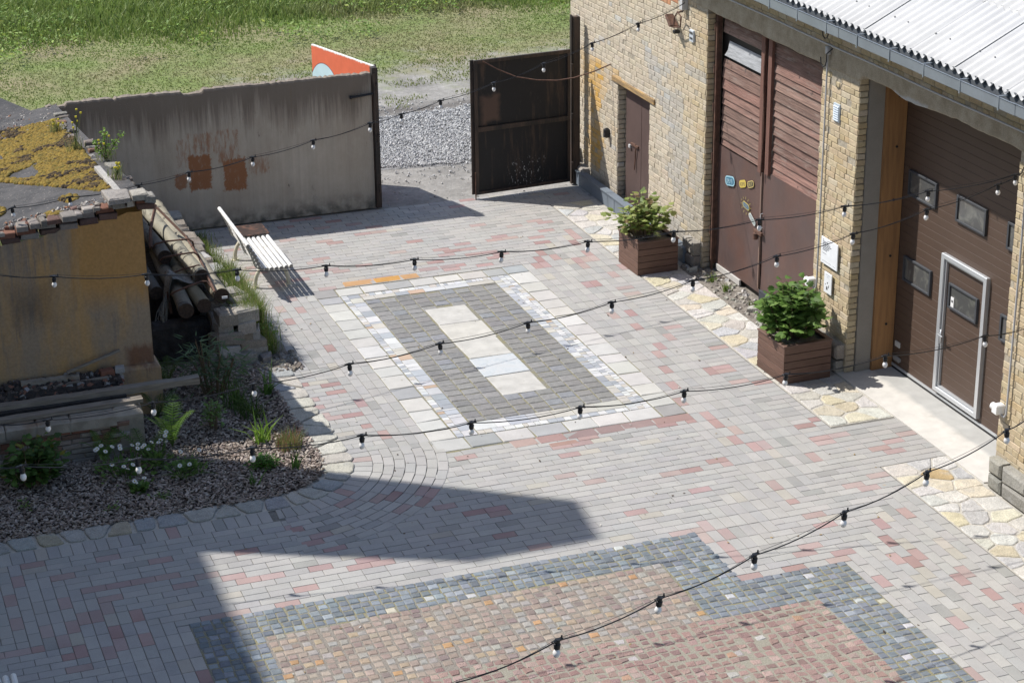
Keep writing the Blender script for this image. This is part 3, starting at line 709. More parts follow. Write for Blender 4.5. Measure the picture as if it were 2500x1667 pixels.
MB().box((12.96, 14.0, 4.86), (12.975, 34.0, 5.045), (.1, .11, .12)).box((12.975, 14.0, 4.9), (13.32, 34.0, 4.93), (.13, .13, .13)).build('fascia', m_gen, roof)
# gutter: half round trough, with brackets
gt = MB(); prof = [(13.0, 4.985), (12.975, 4.85), (12.93, 4.832), (12.86, 4.835), (12.84, 4.85), (12.835, 4.975), (12.825, 4.985), (12.845, 4.985), (12.85, 4.855), (12.93, 4.845), (12.965, 4.86), (12.985, 4.98)]
L_ = len(prof); segs = [14.0]+[14.9+i*2.05 for i in range(10)]
for a in range(9):
    y0 = segs[a]; y1 = segs[a+1]+.05; e = (a % 2)*.002
    V = [(px-e*2, y0, pz-e) for px, pz in prof]+[(px-e*2, y1, pz-e) for px, pz in prof]
    gt.add(V, [(i, (i+1) % L_, L_+(i+1) % L_, L_+i) for i in range(L_)], (1, 1, 1))
gut = gt.build('gutter', m_zinc, bld)
y = 14.4
while y < 34: MB().box((12.826, y, 4.825), (12.832, y+.025, 4.995)).box((12.828, y, 4.989), (13.02, y+.03, 4.995)).build('bracket', m_zinc, gut); y += .82
# conduits
cd = MB(); cd.tube([(13.26, y, 4.50+.004*math.sin(y*2)) for y in np.linspace(14, 33.5, 60)], .014, 8)
cd.build('conduit', M('grey_pvc', (.42, .42, .43), .04, 3, 0, 60, .5, 0), bld, True)
def socket(y, ys):
    c = MB(); c.tube([(13.255, y, 4.46), (13.255, y, 3.), (13.255, y+.01, 1.1), (13.255, y+.015, 1.02), (13.25, y+.04, .975), (13.25, y+.09, .975), (13.25, y+.15, 1.0)], .013, 8)
    c.box((13.235, y-.04, 4.36), (13.29, y+.04, 4.47), (1, 1, 1), 0, .008)
    c.build('cable_duct', bpy.data.materials['grey_pvc'], bld, True)
    s_ = MB().box((13.17, ys-.05, .98), (13.3, ys+.05, 1.11), (1, 1, 1), 0, .015); s_.tube([(13.22, ys+.04, 1.05), (13.21, ys+.10, 1.055)], [.042, .045], 14)
    s_.build('power_socket', m_whitep, bld)
socket(24.12, 24.27); socket(19.27, 19.42)
# garage bay jamb
jb = MB().box((13.44, 23.25, 0), (13.68, 23.32, 4.3)).build('plaster_jamb', M('jamb_plaster', (.27, .25, .22), .06, 4, .04, 90, .9, .2), bld)
n = N('orange_timber'); c = n.mix(n.mr(n.noise(3, 5, .6, st=(6, 6, .5)), .35, .65), (.35, .185, .075), (.24, .125, .055)); m_otim = n.fin(c, .55, n.noise(8, 5, st=(14, 14, .6)), .3, .006)
tp = MB().box((13.67, 23.2, 0), (13.99, 23.33, 4.3), (1, 1, 1), 0, .006)
post = tp.build('timber_post', m_otim, bld)
for z in (3.95, 3.25, 2.5, 1.7, .7): MB().tube([(13.86, 23.2, z), (13.86, 23.19, z)], .018, 8).build('bolt_head', m_black, post)
# garage door
gd = thing('garage_door', None, None, (14.0, 21.8, 0)); gd.parent = bld; gd.location = Vector((14.0, 21.8, 0))-bld.location
n = N('brown_panel'); c = n.scale((.088, .058, .043), n.mr(n.noise(2, 4), .3, .7, .94, 1.06)); m_gar = n.fin(c, .5, n.noise(90, 3), .12, .002, .35)
g = MB()
z = .1
while z < 4.35: g.box((14.0, 20.2, z), (14.05, 23.22, z+.1142), (1, 1, 1), 0, .003); z += .1155
g.build('door_panel', m_gar, gd); MB().box((14.012, 20.15, .08), (14.06, 23.25, 4.45)).build('door_backing', M('dark_gap', (.2, .15, .125), .1), gd)
MB().box((13.985, 20.2, .075), (14.01, 23.22, .108)).build('bottom_rail', m_alu, gd); MB().box((13.99, 20.2, .02), (14.03, 23.22, .075)).build('rubber_seal', m_black, gd)
n = N('window_glass'); c = n.mix(n.mr(n.noise(3.5, 4, dist=1.5), .5, .68), (.085, .085, .083), (.15, .15, .135)); m_glass = n.fin(c, .08, spec=.5)
def gwin(y0, y1, z0, z1):
    f = MB(); t = .035
    f.box((13.965, y0, z0), (14.0, y0+t, z1), (.055, .058, .065), 0, .006).box((13.965, y1-t, z0), (14.0, y1, z1), (.055, .058, .065), 0, .006)
    f.box((13.965, y0+t, z0), (14.0, y1-t, z0+t), (.055, .058, .065), 0, .006).box((13.965, y0+t, z1-t), (14.0, y1-t, z1), (.055, .058, .065), 0, .006)
    f.box((13.985, y0+t, z0+t), (13.999, y1-t, z1-t), (1, 1, 1), 1)
    return f.build('window', [m_gen, m_glass], gd)
for a, b in ((22.32, 23.03), (21.12, 21.82), (19.95, 20.63)):
    gwin(a, b, 2.61, 2.97)
    if b != 21.82: gwin(a, b, 1.39, 1.75)
gwin(21.17, 21.86, 1.40, 1.75)
wf = MB()
for (a, b, c0, d0) in ((20.95, 21.02, .16, 2.11), (21.97, 22.04, .16, 2.11), (21.02, 21.97, .16, .23), (21.02, 21.97, 2.04, 2.11)):
    wf.box((13.94, a, c0), (14.0, b, d0), (1, 1, 1), 0, .008)
for (a, b, c0, d0) in ((21.035, 21.05, .24, 2.03), (21.94, 21.955, .24, 2.03), (21.05, 21.94, .24, .255), (21.05, 21.94, 2.015, 2.03)): wf.box((13.965, a, c0), (14.0, b, d0))
wf.build('wicket_frame', m_alu, gd)
MB().tube([(13.94, 21.93, 1.0), (13.9, 21.93, 1.0), (13.9, 21.82, 1.0)], .011, 8).box((13.935, 21.915, .87), (13.95, 21.945, 1.06)).build('handle', m_alu, gd, True)
MB().box((13.985, 23.02, .38), (14.0, 23.14, .46), (.5, .5, .49), 0, .003).build('label_plate', m_gen, gd); MB().box((13.96, 22.98, .17), (14.0, 23.13, .25), (.25, .25, .25), 0, .02).build('pull_cup', m_gen, gd)
MB().box((13.978, 21.73, 1.43), (13.984, 21.80, 1.57), (.75, .75, .74)).box((13.976, 21.745, 1.50), (13.978, 21.785, 1.53), (.1, .1, .1)).build('sticker', m_gen, gd)

# barn door
bd = thing('barn_door', None, None, (13.5, 26.3, 0)); bd.parent = bld; bd.location = Vector((13.5, 26.3, 0))-bld.location
n = N('red_plank'); gnz = n.noise(3, 6, .7, st=(8, .7, 14)); c = n.scale(n.attr(), n.mr(gnz, .3, .7, .5, 1.5))
c = n.mix(n.mr(n.noise(2.5, 6, .75, st=(3, .6, 4), off=4), .53, .68, 0, .75), c, (.27, .215, .185)); c = n.mix(n.mr(n.noise(6, 3, off=9), .66, .72, 0, .7), c, (.05, .035, .03))
m_plank = n.fin(c, .85, gnz, .7, .012)
def planks(y0, y1, z0, z1, hole=None, seed=1):
    mb = MB(); z = z0; rr = random.Random(seed)
    while z < z1-.02:
        h = rr.uniform(.1, .17); h = min(h, z1-z)
        segs_ = [(y0, y1)]
        if hole and z+h > hole[2] and z < hole[3]: z2 = z+h; 
        if hole and not (z+h <= hole[2]+.01 or z >= hole[3]-.01):
            segs_ = [(y0, hole[0]), (hole[1], y1)]
        c = np.array((.20, .115, .092))*rr.uniform(.72, 1.2); c[1:] *= rr.uniform(.95, 1.15); x_ = 13.5+rr.uniform(-.008, .008); sk = rr.uniform(-.006, .006)
        for a, b in segs_:
            if b-a < .02: continue
            V = [(x_+.028, a, z+.002), (x_+.028, b, z+.002+sk), (x_+.03, b, z+h-.004+sk), (x_+.03, a, z+h-.004), (x_, a, z+.002), (x_, b, z+.002+sk), (x_+.024, b, z+h-.004+sk), (x_+.024, a, z+h-.004)]
            mb.add(V, [(3, 2, 1, 0), (4, 5, 6, 7)[::-1], (0, 1, 5, 4), (1, 2, 6, 5), (2, 3, 7, 6), (3, 0, 4, 7)], c)
        z += h
    return mb
planks(26.46, 27.86, 2.08, 4.1, (26.47, 27.85, 3.5, 3.74), 3).build('plank_panel', m_plank, bd)
planks(24.34, 26.14, 2.08, 4.1, None, 8).build('plank_panel', m_plank, bd)
MB().box((13.56, 24.2, .0), (13.7, 28.05, 4.3), (.03, .026, .024)).build('door_backing', m_gen, bd)
n = N('grey_board'); c = n.scale((.36, .37, .385), n.mr(n.noise(4, 5, .7, st=(3, 1, 12)), .3, .7, .6, 1.25)); MB().add([(13.54, 26.47, 3.74), (13.54, 27.72, 3.74), (13.515, 27.72, 3.6), (13.515, 26.47, 3.6), (13.5, 26.47, 3.5), (13.5, 27.8, 3.5)], [(0, 1, 2, 3), (3, 2, 5, 4)]).build('hatch_board', n.fin(c, .85, n.noise(30), .3), bd)
n = N('rust_sheet'); c = n.mix(n.mr(n.noise(1.6, 5, off=2), .35, .65), (.105, .072, .066), (.13, .074, .06)); c = n.mix(n.mr(n.noise(3, 6, .75, st=(2, 2.5, .6)), .60, .8, 0, .45), c, (.27, .15, .10))
c = n.scale(c, n.mr(n.noise(.8, 2, off=7), .3, .7, .86, 1.12)); m_rsheet = n.fin(c, n.mr(n.noise(3), .3, .7, .4, .62), n.noise(1.5, 2), .35, .03, .5)
def msheet(y0, y1, z0, z1):
    mb = MB(); ny, nz = 14, 14; V = []
    for i in range(ny+1):
        for j in range(nz+1):
            y = y0+(y1-y0)*i/ny; z = z0+(z1-z0)*j/nz
            V.append((13.497-.006*math.sin(i*.8)*math.sin(j*.5)-.012*float(vn(y, z, 1.4, 7)), y, z))
    F = [(i*(nz+1)+j, i*(nz+1)+j+1, (i+1)*(nz+1)+j+1, (i+1)*(nz+1)+j) for i in range(ny) for j in range(nz)]
    return mb.add(V, F)
msheet(26.36, 27.9, .12, 2.07).build('metal_sheet', m_rsheet, bd); msheet(24.34, 26.33, .18, 2.09).build('metal_sheet', m_rsheet, bd)
MB().box((13.46, 26.34, .2), (13.49, 26.37, 2.04), (.22, .15, .12), 0, .004).build('overlap_strip', m_gen, bd)
n = N('rust'); c = n.mix(n.mr(n.noise(14, 5), .35, .65), (.075, .042, .032), (.15, .08, .055)); m_rust = n.fin(c, .85, n.noise(60, 4), .5, .006)
fr = MB().box((13.42, 27.90, .1), (13.5, 27.985, 4.1), (1, 1, 1), 0, .008); fr.box((13.4, 27.88, 0), (13.43, 27.91, 4.0))
for z in (3.85, 3.2, 2.6, 1.8, 1.1, .6): fr.tube([(13.4, 27.93, z), (13.4, 27.93, z+.13)], .022, 8)
fr.build('door_frame', m_rust, bd)
n = N('brown_rail'); c = n.scale((.17, .085, .065), n.mr(n.noise(5, 5, .6, st=(6, 6, .6)), .3, .7, .7, 1.25)); m_rail = n.fin(c, .8, n.noise(30), .3)
MB().box((13.45, 26.36, 2.02), (13.5, 26.47, 4.1), (1, 1, 1), 0, .006).build('stile', m_rail, bd); MB().box((13.45, 26.13, 2.05), (13.5, 26.24, 4.1), (1, 1, 1), 0, .006).build('stile', m_rail, bd)
MB().tube([(13.43, 26.30+.02*math.sin(z*4), z) for z in np.linspace(2.0, 4.0, 16)], .012, 6, (.1, .1, .1)).build('door_bar', m_rust, bd)
lk = MB().box((13.43, 26.25, 1.07), (13.47, 26.52, 1.12), (.5, .45, .4), 0, .004, .0); lk.tube([(13.43, 26.42, 1.07), (13.43, 26.42, .98)], .04, 10)
lk.build('padlock', m_rust, bd); MB().tube([(13.47, 26.28, 1.2), (13.43, 26.27, 1.2), (13.43, 26.27, 1.42), (13.47, 26.28, 1.42)], .008, 6).build('handle', m_alu, bd)
MB().box((13.47, 27.0, .02), (13.5, 27.85, .12), (.5, .48, .45), 0, .004).build('kick_board', m_gen, bd); MB().box((13.46, 24.36, .0), (13.5, 26.3, .2), (.055, .06, .07), 0, .004).build('kick_board', m_gen, bd)
MB().box((13.49, 24.3, 4.08), (13.53, 28.0, 4.2), (.16, .14, .125)).build('top_beam', m_gen, bd)
# small metal door
pd = thing('side_door', None, None, (13.42, 30.8, 0)); pd.parent = bld; pd.location = Vector((13.42, 30.8, 0))-bld.location
n = N('brown_sheet'); c = n.scale((.105, .072, .064), n.mr(n.noise(2, 4), .3, .7, .85, 1.12)); m_bs = n.fin(c, .5, n.noise(2, 2), .25, .02, .45)
MB().box((13.42, 30.18, .06), (13.46, 31.42, 2.12), (1, 1, 1), 0, .006).box((13.415, 30.75, .06), (13.425, 30.77, 2.1)).build('door_leaf', m_bs, pd)
MB().box((13.46, 30.1, 0), (13.6, 31.55, 2.3), (.05, .045, .04)).build('door_backing', m_gen, pd)
MB().tube([(13.4, 30.95, 1.25), (13.39, 30.93, 1.15), (13.4, 30.96, 1.0), (13.39, 30.97, .8)], .012, 6).box((13.39, 30.85, 1.2), (13.42, 31.15, 1.24)).build('latch', m_rust, pd)
MB().box((13.38, 31.16, 1.13), (13.41, 31.22, 1.19), (.5, .5, .5), 0, .005).build('padlock', m_gen, pd)
n = N('old_lintel'); c = n.mix(n.mr(n.noise(4, 5, .6, st=(4, 1, 8)), .35, .6), (.42, .27, .11), (.20, .14, .08)); MB().box((13.27, 29.93, 2.2), (13.5, 31.72, 2.3), (1, 1, 1), 0, .01).build('door_lintel', n.fin(c, .85, n.noise(30, 5), .5, .01), bld)
# small fittings that hang on the wall
f = thing('wall_lantern', 'small black bulkhead lamp on the bricks left of the narrow brown metal door', 'lamp', (13.28, 31.87, 1.2))
MB().box((13.2, 31.83, 1.14), (13.3, 31.91, 1.32), (1, 1, 1), 0, .03).build('housing', m_black, f); MB().box((13.19, 31.845, 1.16), (13.2, 31.895, 1.22)).build('lens', m_glass, f)
f = thing('floodlight', 'rusty old floodlight on a bracket high on the brick wall left of the barn door', 'floodlight', (13.28, 28.9, 3.9))
MB().add([(13.12, 29.22, 3.86), (13.1, 29.0, 3.72), (13.24, 28.98, 3.70), (13.26, 29.24, 3.84), (13.14, 29.2, 3.88), (13.12, 28.98, 3.75), (13.25, 28.96, 3.73), (13.27, 29.22, 3.87)], [(0, 1, 2, 3), (7, 6, 5, 4), (0, 4, 5, 1), (1, 5, 6, 2), (2, 6, 7, 3), (3, 7, 4, 0)]).build('reflector', m_rust, f)
MB().tube([(13.16, 28.95, 3.72), (13.18, 28.75, 3.76), (13.18, 28.72, 3.93), (13.18, 28.86, 3.98), (13.18, 28.98, 3.86), (13.16, 28.95, 3.72)], .012, 6).tube([(13.2, 28.86, 3.97), (13.3, 28.86, 4.0)], .014, 6).build('bracket', m_rust, f)
MB().box((13.15, 28.9, 3.62), (13.25, 28.97, 3.68), (1, 1, 1), 0, .012).build('lamp_base', m_black, f)
f = thing('junction_box', 'grey electrical box with a cable clamp high on the brick wall above the rusty floodlight', 'electrical box', (13.28, 28.8, 4.1))
MB().box((13.2, 28.74, 4.02), (13.3, 28.84, 4.25), (.5, .5, .5), 0, .01).build('enclosure', m_gen, f); MB().tube([(13.24, 28.79, 4.02), (13.24, 28.8, 3.98), (13.22, 28.86, 3.97)], .006, 5).build('cable', m_black, f)
f = thing('wall_plate', 'small light grey plate with dark slots on the bricks beside the floodlight', 'wall plate', (13.28, 28.5, 3.66))
MB().box((13.26, 28.44, 3.57), (13.3, 28.58, 3.76), (.5, .54, .58), 0, .008).build('plate', m_gen, f); MB().box((13.25, 28.46, 3.70), (13.262, 28.56, 3.73), (.06, .06, .06)).build('slot', m_gen, f); MB().box((13.25, 28.46, 3.62), (13.262, 28.55, 3.645), (.06, .06, .06)).build('slot', m_gen, f)
f = thing('air_vent', 'pale blue louvred vent grille on the brick pier between barn door and garage', 'vent', (13.28, 23.85, 3.6))
v_ = MB().box((13.275, 23.76, 3.49), (13.3, 23.93, 3.74), (.42, .48, .54), 0, .004)
v_.build('grille', m_gen, f); v_ = MB()
for i in range(7): v_.add([(13.26, 23.775, 3.51+i*.031), (13.26, 23.915, 3.51+i*.031), (13.277, 23.915, 3.53+i*.031), (13.277, 23.775, 3.53+i*.031)], [(0, 1, 2, 3)], (.5, .56, .62))
v_.build('louvres', m_gen, f)
for (yh, zh, lab) in ((23.88, 4.72, 'upper black iron hook hanging under the gutter above the vent'), (23.9, 4.33, 'lower black iron hook on the concrete lintel above the vent')):
    o = MB().tube([(13.2, yh-.02, zh+.17), (13.12, yh, zh+.1), (13.12, yh, zh), (13.12, yh+.03, zh-.07), (13.12, yh+.09, zh-.1), (13.12, yh+.15, zh-.07), (13.12, yh+.17, zh+.02)], .009, 6).build('wall_hook', m_black, None, True, (13.12, yh, zh)); tag(o, lab, 'hook', 'hooks above the pier')
# signs
f = thing('notice_board', 'large white notice with a grey paragraph of small text on the brick pier', 'sign', (13.28, 23.8, 1.6))
MB().box((13.255, 23.58, 1.42), (13.27, 24.05, 1.80), (.75, .76, .78), 0, .003).build('board', m_gen, f)
tx = MB(); rr = random.Random(4)
for i, (L, h) in enumerate([(.03, .012)]+[(.17, .013), (.21, .013), (.24, .013), (.19, .013), (.17, .013), (.12, .013)]+[(0, 0), (.11, .007)]):
    if not L: continue
    z = 1.765-i*.024; y = 24.0; e = y-L
    while y > e:
        ww = rr.uniform(.015, .045); tx.box((13.2535, max(e, y-ww), z-h/2), (13.2555, y, z+h/2), (.12, .13, .15)); y -= ww+.008
tx.box((13.2535, 23.75, 1.462), (13.2555, 24.0, 1.466), (.3, .3, .32)).box((13.2535, 23.62, 1.455), (13.2555, 23.7, 1.46), (.3, .3, .32))
tx.build('text', m_gen, f)
f = thing('pictogram_sign', 'small white upright sign with a black radiating symbol below the large notice', 'sign', (13.28, 23.82, 1.17))
MB().box((13.255, 23.71, 1.02), (13.27, 23.92, 1.32), (.75, .76, .78), 0, .003).build('board', m_gen, f)
tx = MB()
def tri(p): tx.add([(13.253, a, b) for a, b in p]+[(13.256, a, b) for a, b in p], [tuple(range(len(p))), ]+[(i, (i+1) % len(p), len(p)+(i+1) % len(p), len(p)+i) for i in range(len(p))], (.03, .03, .03))
tri([(23.85, 1.07), (23.81, 1.07), (23.82, 1.12), (23.845, 1.12)]); tri([(23.80, 1.10), (23.775, 1.12), (23.78, 1.155)]); tri([(23.82, 1.155), (23.805, 1.19), (23.835, 1.175)]); tri([(23.87, 1.13), (23.885, 1.145), (23.865, 1.155)])
tx.box((13.2535, 23.76, 1.285), (13.2555, 23.88, 1.29), (.3, .35, .4)).box((13.2535, 23.8, 1.255), (13.2555, 23.85, 1.262), (.4, .45, .5)).build('symbol', m_gen, f)

def text_mesh(s, size):
    cu = bpy.data.curves.new('t', 'FONT'); cu.body = s; cu.size = size; cu.align_x = 'CENTER'; cu.align_y = 'CENTER'; cu.resolution_u = 3
    o = bpy.data.objects.new('t', cu); COL.objects.link(o); dg = bpy.context.evaluated_depsgraph_get(); me = bpy.data.meshes.new_from_object(o.evaluated_get(dg))
    V = np.array([v.co[:] for v in me.vertices]); F = [tuple(p.vertices) for p in me.polygons]
    bpy.data.objects.remove(o); bpy.data.meshes.remove(me); return V, F
def pill(wd, ht, n=8):
    r_ = ht/2; P = []
    for i in range(n+1): a = -math.pi/2+math.pi*i/n; P.append((wd/2-r_+r_*math.cos(a), r_*math.sin(a)))
    for i in range(n+1): a = math.pi/2+math.pi*i/n; P.append((-wd/2+r_+r_*math.cos(a), r_*math.sin(a)))
    return P
def sticker(y, z, wd, ht, ang, outer, inn, txt, tc, label, sq=.95, rays=False):
    f = thing('door_sticker', label, 'sticker', (13.478, y, z), 'stickers on the barn door')
    def mp(a, b, x): c, s = math.cos(ang), math.sin(ang); return (x, y-(a*c-b*s), z+(a*s+b*c))
    mb = MB(); P = pill(wd, ht); mb.add([mp(a, b, 13.474) for a, b in P]+[mp(a, b, 13.477) for a, b in P], [tuple(range(len(P)))]+[(i, (i+1) % len(P), len(P)+(i+1) % len(P), len(P)+i) for i in range(len(P))], outer)
    P = pill(wd*.86, ht*.72); mb.add([mp(a, b, 13.4725) for a, b in P], [tuple(range(len(P)))], inn)
    if rays:
        for i in range(12):
            a = 2*math.pi*i/12+.2; cx, cy = math.cos(a)*wd*.62, math.sin(a)*ht*1.0; dx, dy = math.cos(a)*.03, math.sin(a)*.04
            mb.add([mp(cx-dy*.15, cy+dx*.15, 13.474), mp(cx+dy*.15, cy-dx*.15, 13.474), mp(cx+dx+dy*.1, cy+dy-dx*.1, 13.474), mp(cx+dx-dy*.1, cy+dy+dx*.1, 13.474)], [(0, 1, 2, 3)], outer)
    mb.build('badge', m_gen, f)
    V, F = text_mesh(txt, ht*.6); sx = wd*.72/max(.001, np.ptp(V[:, 0]))
    MB().add([mp((v[0]-V[:, 0].mean())*sx, (v[1]-V[:, 1].mean())*1.1, 13.471) for v in V], F, tc).build('lettering', m_gen, f)
sticker(27.44, 1.60, .34, .155, .20, (.30, .50, .58), (.05, .16, .24), 'KOPLI 93', (.45, .62, .68), 'largest of the stickers, pale blue oval lettered KOPLI 93 on brown metal')
sticker(27.0, 1.68, .24, .115, .33, (.62, .48, .10), (.55, .42, .10), 'KOPLI', (.15, .13, .08), 'solid yellow oval sticker, middle of the row of three on brown metal')
sticker(26.73, 1.75, .23, .105, .38, (.50, .40, .16), (.09, .08, .05), 'KOPLI 93', (.55, .45, .2), 'yellow outlined sticker with dark centre, right of the solid yellow one')
sticker(26.86, 1.37, .24, .10, -.12, (.45, .38, .12), (.08, .13, .25), 'KOPLI', (.3, .36, .2), 'blue and yellow sticker with yellow rays around it below the row of three', rays=True)
sticker(26.64, 1.22, .25, .085, -.5, (.62, .64, .62), (.28, .34, .33), 'KOPLI 93', (.65, .67, .65), 'white slanting sticker nearest the padlock of the barn door')

# ================================================================== WALLS AND GATES
n = N('old_concrete')
streak = n.noise(1.0, 7, .72, st=(1.4, 1.4, .8)); st2 = n.noise(1., 7, .78, st=(5, 5, .16), off=5); st3 = n.noise(1., 6, .7, st=(16, 16, .3), off=15)
c = n.mix(n.mr(streak, .38, .62), (.42, .36, .29), (.50, .445, .37)); c = n.scale(c, n.mr(st3, .35, .7, .91, 1.05))
topm = n.mr(n.ma('ADD', st2, n.ma('MULTIPLY', n.ma('SUBTRACT', n.z, 1.7), .42)), .48, .68); c = n.mix(n.ma('MULTIPLY', topm, .82), c, (.15, .12, .095))
sp_ = n.ma('MULTIPLY', n.mr(n.noise(75, 1), .66, .72), n.ma('MULTIPLY', topm, n.mr(n.x, 7.5, 5))); c = n.mix(n.ma('MULTIPLY', sp_, .7), c, (.40, .35, .30))
c = n.mix(n.mr(n.noise(2.2, 7, .8, st=(1, 1, .5), off=8), .60, .72, 0, .6), c, (.17, .145, .12)); c = n.mix(n.mr(n.noise(7, 3, .6, st=(1, 1, .4), off=18), .72, .76, 0, .7), c, (.09, .075, .065))
c = n.mix(n.ma('MULTIPLY', n.mr(n.noise(1, 5, .7, st=(9, 9, .2), off=28), .64, .74), n.mr(n.z, 1.2, 1.9, 0, .5)), c, (.20, .125, .05))
def wp(X, Y): return onY(X/2.613, Y/2.613, 33.)
zz = n.ma('ADD', n.z, n.ma('MULTIPLY', n.ma('SUBTRACT', n.noise(11, 7, .8, st=(1, 1, .3)), .5), .34)); xx = n.ma('ADD', n.x, n.ma('MULTIPLY', n.ma('SUBTRACT', n.noise(14, 7, .8, off=3), .5), .24))
ms2 = None
for (a, b, c1, d1, al) in ((1115, 1120, 1195, 1200, .9), (1200, 1000, 1355, 1205, 1.), (1420, 1020, 1580, 1205, 1.), (1385, 835, 1525, 1035, .75), (1120, 900, 1240, 1060, .6), (1590, 990, 1720, 1100, .7), (1190, 860, 1400, 970, .75)):
    p0 = wp(a, b); p1 = wp(c1, d1); q = n.ma('MULTIPLY', n.rect(xx, zz, float(p0[0]+p1[0])/2, float(p0[2]+p1[2])/2, abs(float(p1[0]-p0[0]))/2, abs(float(p1[2]-p0[2]))/2, .012), al)
    if al < .8: q = n.ma('MULTIPLY', q, n.mr(n.noise(6, 5, .7, st=(3, 3, .6)), .45, .6))
    ms2 = q if ms2 is None else n.ma('MAXIMUM', ms2, q)
c = n.mix(n.ma('MULTIPLY', ms2, n.mr(n.noise(18, 6, .8, st=(1, 1, .4), off=6), .30, .44, .45, .95)), c, (.29, .12, .05))
c = n.mix(n.ma('MULTIPLY', n.mr(n.z, .35, .0), n.mr(n.noise(5, 5), .4, .6)), c, (.12, .11, .09))
m_wall = n.fin(c, .9, n.noise(40, 6, .7), .5, .012)
cw_ = MB(); xs = np.linspace(3.86, 9.35, 130); tz = 2.40+.004*rng.standard_normal(130)+.012*(vn(xs, xs*0, 2.2, 3)-.5)
tz += np.where((xs > 6.1) & (xs < 6.45), -.05, 0)+np.where((xs > 4.95) & (xs < 5.0), -.03, 0)+np.where(xs < 4.2, -.02-.05*rng.random(130), 0)
V = []
for x, z in zip(xs, tz): V += [(x, 33.0, 0), (x, 33.0, z-.03), (x, 33.015, z), (x, 33.16, z+rng.uniform(-.02, .01)), (x, 33.18, 0)]
cw_.add(V, [(i*5+q, i*5+5+q, i*5+6+q, i*5+1+q) for i in range(129) for q in range(4)]+[(4, 3, 2, 1, 0), (645, 646, 647, 648, 649)])
cwt = thing('concrete_wall', 'long weathered grey concrete yard wall with brown stains and orange paint patches', 'wall', (6.2, 33, 0))
cw_.build('wall_panel', m_wall, cwt)
MB().tube([(8.98, 32.97, 2.02), (9.36, 32.94, 2.06)], .022, 8).tube([(8.96, 32.98, 2.02), (8.99, 32.96, 2.02)], .03, 8).build('hinge_bar', m_black, cwt)
n = N('blackened_steel'); c = n.mix(n.mr(n.noise(2, 5, .7, st=(3, 3, .5)), .4, .6), (.028, .024, .022), (.075, .05, .038)); m_bsteel = n.fin(c, .6, n.noise(30, 4), .4, .01, .4)
p = thing('gate_post', 'dark rusty steel gate post at the right end of the concrete wall', 'post', (9.42, 33, 0), 'steel gate posts')
MB().box((9.36, 32.96, 0), (9.46, 33.1, 2.5), (1, 1, 1), 0, .006).box((9.37, 32.93, .1), (9.40, 32.96, 2.4)).build('profile', m_bsteel, p)
for z in (.3, 1.2, 2.1): MB().tube([(9.42, 32.93, z), (9.42, 32.93, z+.12)], .022, 8).build('hinge', m_bsteel, p, True)
p = thing('gate_post', 'tall dark steel gate post standing against the corner of the brick building', 'post', (13.1, 33.05, 0), 'steel gate posts')
MB().box((13.07, 33.0, 0), (13.2, 33.12, 3.05), (1, 1, 1), 0, .006).box((13.04, 33.02, 0), (13.065, 33.1, 3.08)).build('profile', m_bsteel, p)
for z in (.3, 1.2, 2.1): MB().tube([(13.04, 32.98, z), (13.04, 32.98, z+.12)], .022, 8).build('hinge', m_bsteel, p, True)
# right leaf
gl = thing('gate_leaf', 'open blackened rusty steel gate leaf between the gravel and the brick building', 'gate', (13.0, 32.95, 0), 'gate leaves')
n = N('scorched_sheet'); s1 = n.noise(1.5, 6, .7, st=(4.5, 4.5, .5)); c = n.mix(n.mr(s1, .54, .68), (.013, .013, .015), (.062, .04, .031))
c = n.mix(n.mr(n.noise(8, 5, .7, st=(2, 2, 1)), .6, .7, 0, .35), c, (.05, .045, .045)); pa = n.rect(n.ma('ADD', n.x, n.ma('MULTIPLY', n.noise(7), .15)), n.ma('ADD', n.z, n.ma('MULTIPLY', n.noise(5), .3)), 11.52, 1.75, .17, .24, .05); c = n.mix(n.ma('MULTIPLY', pa, .75), c, (.125, .075, .055))
spl = n.ma('MULTIPLY', n.rect(n.x, n.z, 12.15, .35, .3, .22, .12), n.mr(n.noise(45, 3, st=(1, 1, .4)), .62, .66)); c = n.mix(spl, c, (.4, .4, .4))
m_scor = n.fin(c, .6, n.noise(5, 4), .3, .02, .4)
ga = math.radians(-4.5)
def leafbox(mb, u0, u1, z0, z1, d0, d1, col=(1, 1, 1), bev=.004):
    a = np.array([12.98, 32.97]); du = np.array([-math.cos(ga), math.sin(ga)]); dv = np.array([-du[1], du[0]])*1.0
    P = []
    for z in (z0, z1):
        for u, d in ((u0, d0), (u1, d0), (u1, d1), (u0, d1)): q = a+du*u+dv*d; P.append((q[0], q[1], z))
    mb.add(P, [(0, 1, 2, 3), (7, 6, 5, 4), (0, 4, 5, 1), (1, 5, 6, 2), (2, 6, 7, 3), (3, 7, 4, 0)], col); return mb
leafbox(MB(), .02, 1.82, .1, 2.48, -.005, .005).build('sheet', m_scor, gl)
fm = MB()
for a in ((0, .05, .08, 2.5), (1.79, 1.85, .08, 2.5), (.05, 1.79, 2.44, 2.5), (.05, 1.79, .08, .13), (.05, 1.79, 1.22, 1.30)): leafbox(fm, a[0], a[1], a[2], a[3], .006, .05)
leafbox(fm, 1.84, 1.9, .08, 2.5, -.03, .0); fm.build('frame', m_bsteel, gl)
MB().tube([(11.13, 32.77, .0), (11.13, 32.77, .5)], .012, 6).build('drop_bolt', m_rust, gl)
o = MB(); cp = [onV(x, y, (11.3, 32.7), (13.25, 31.8)) for x, y in ((1178, 150), (1215, 170), (1260, 188), (1310, 196), (1360, 197), (1403, 190), (1450, 175), (1492, 157))]
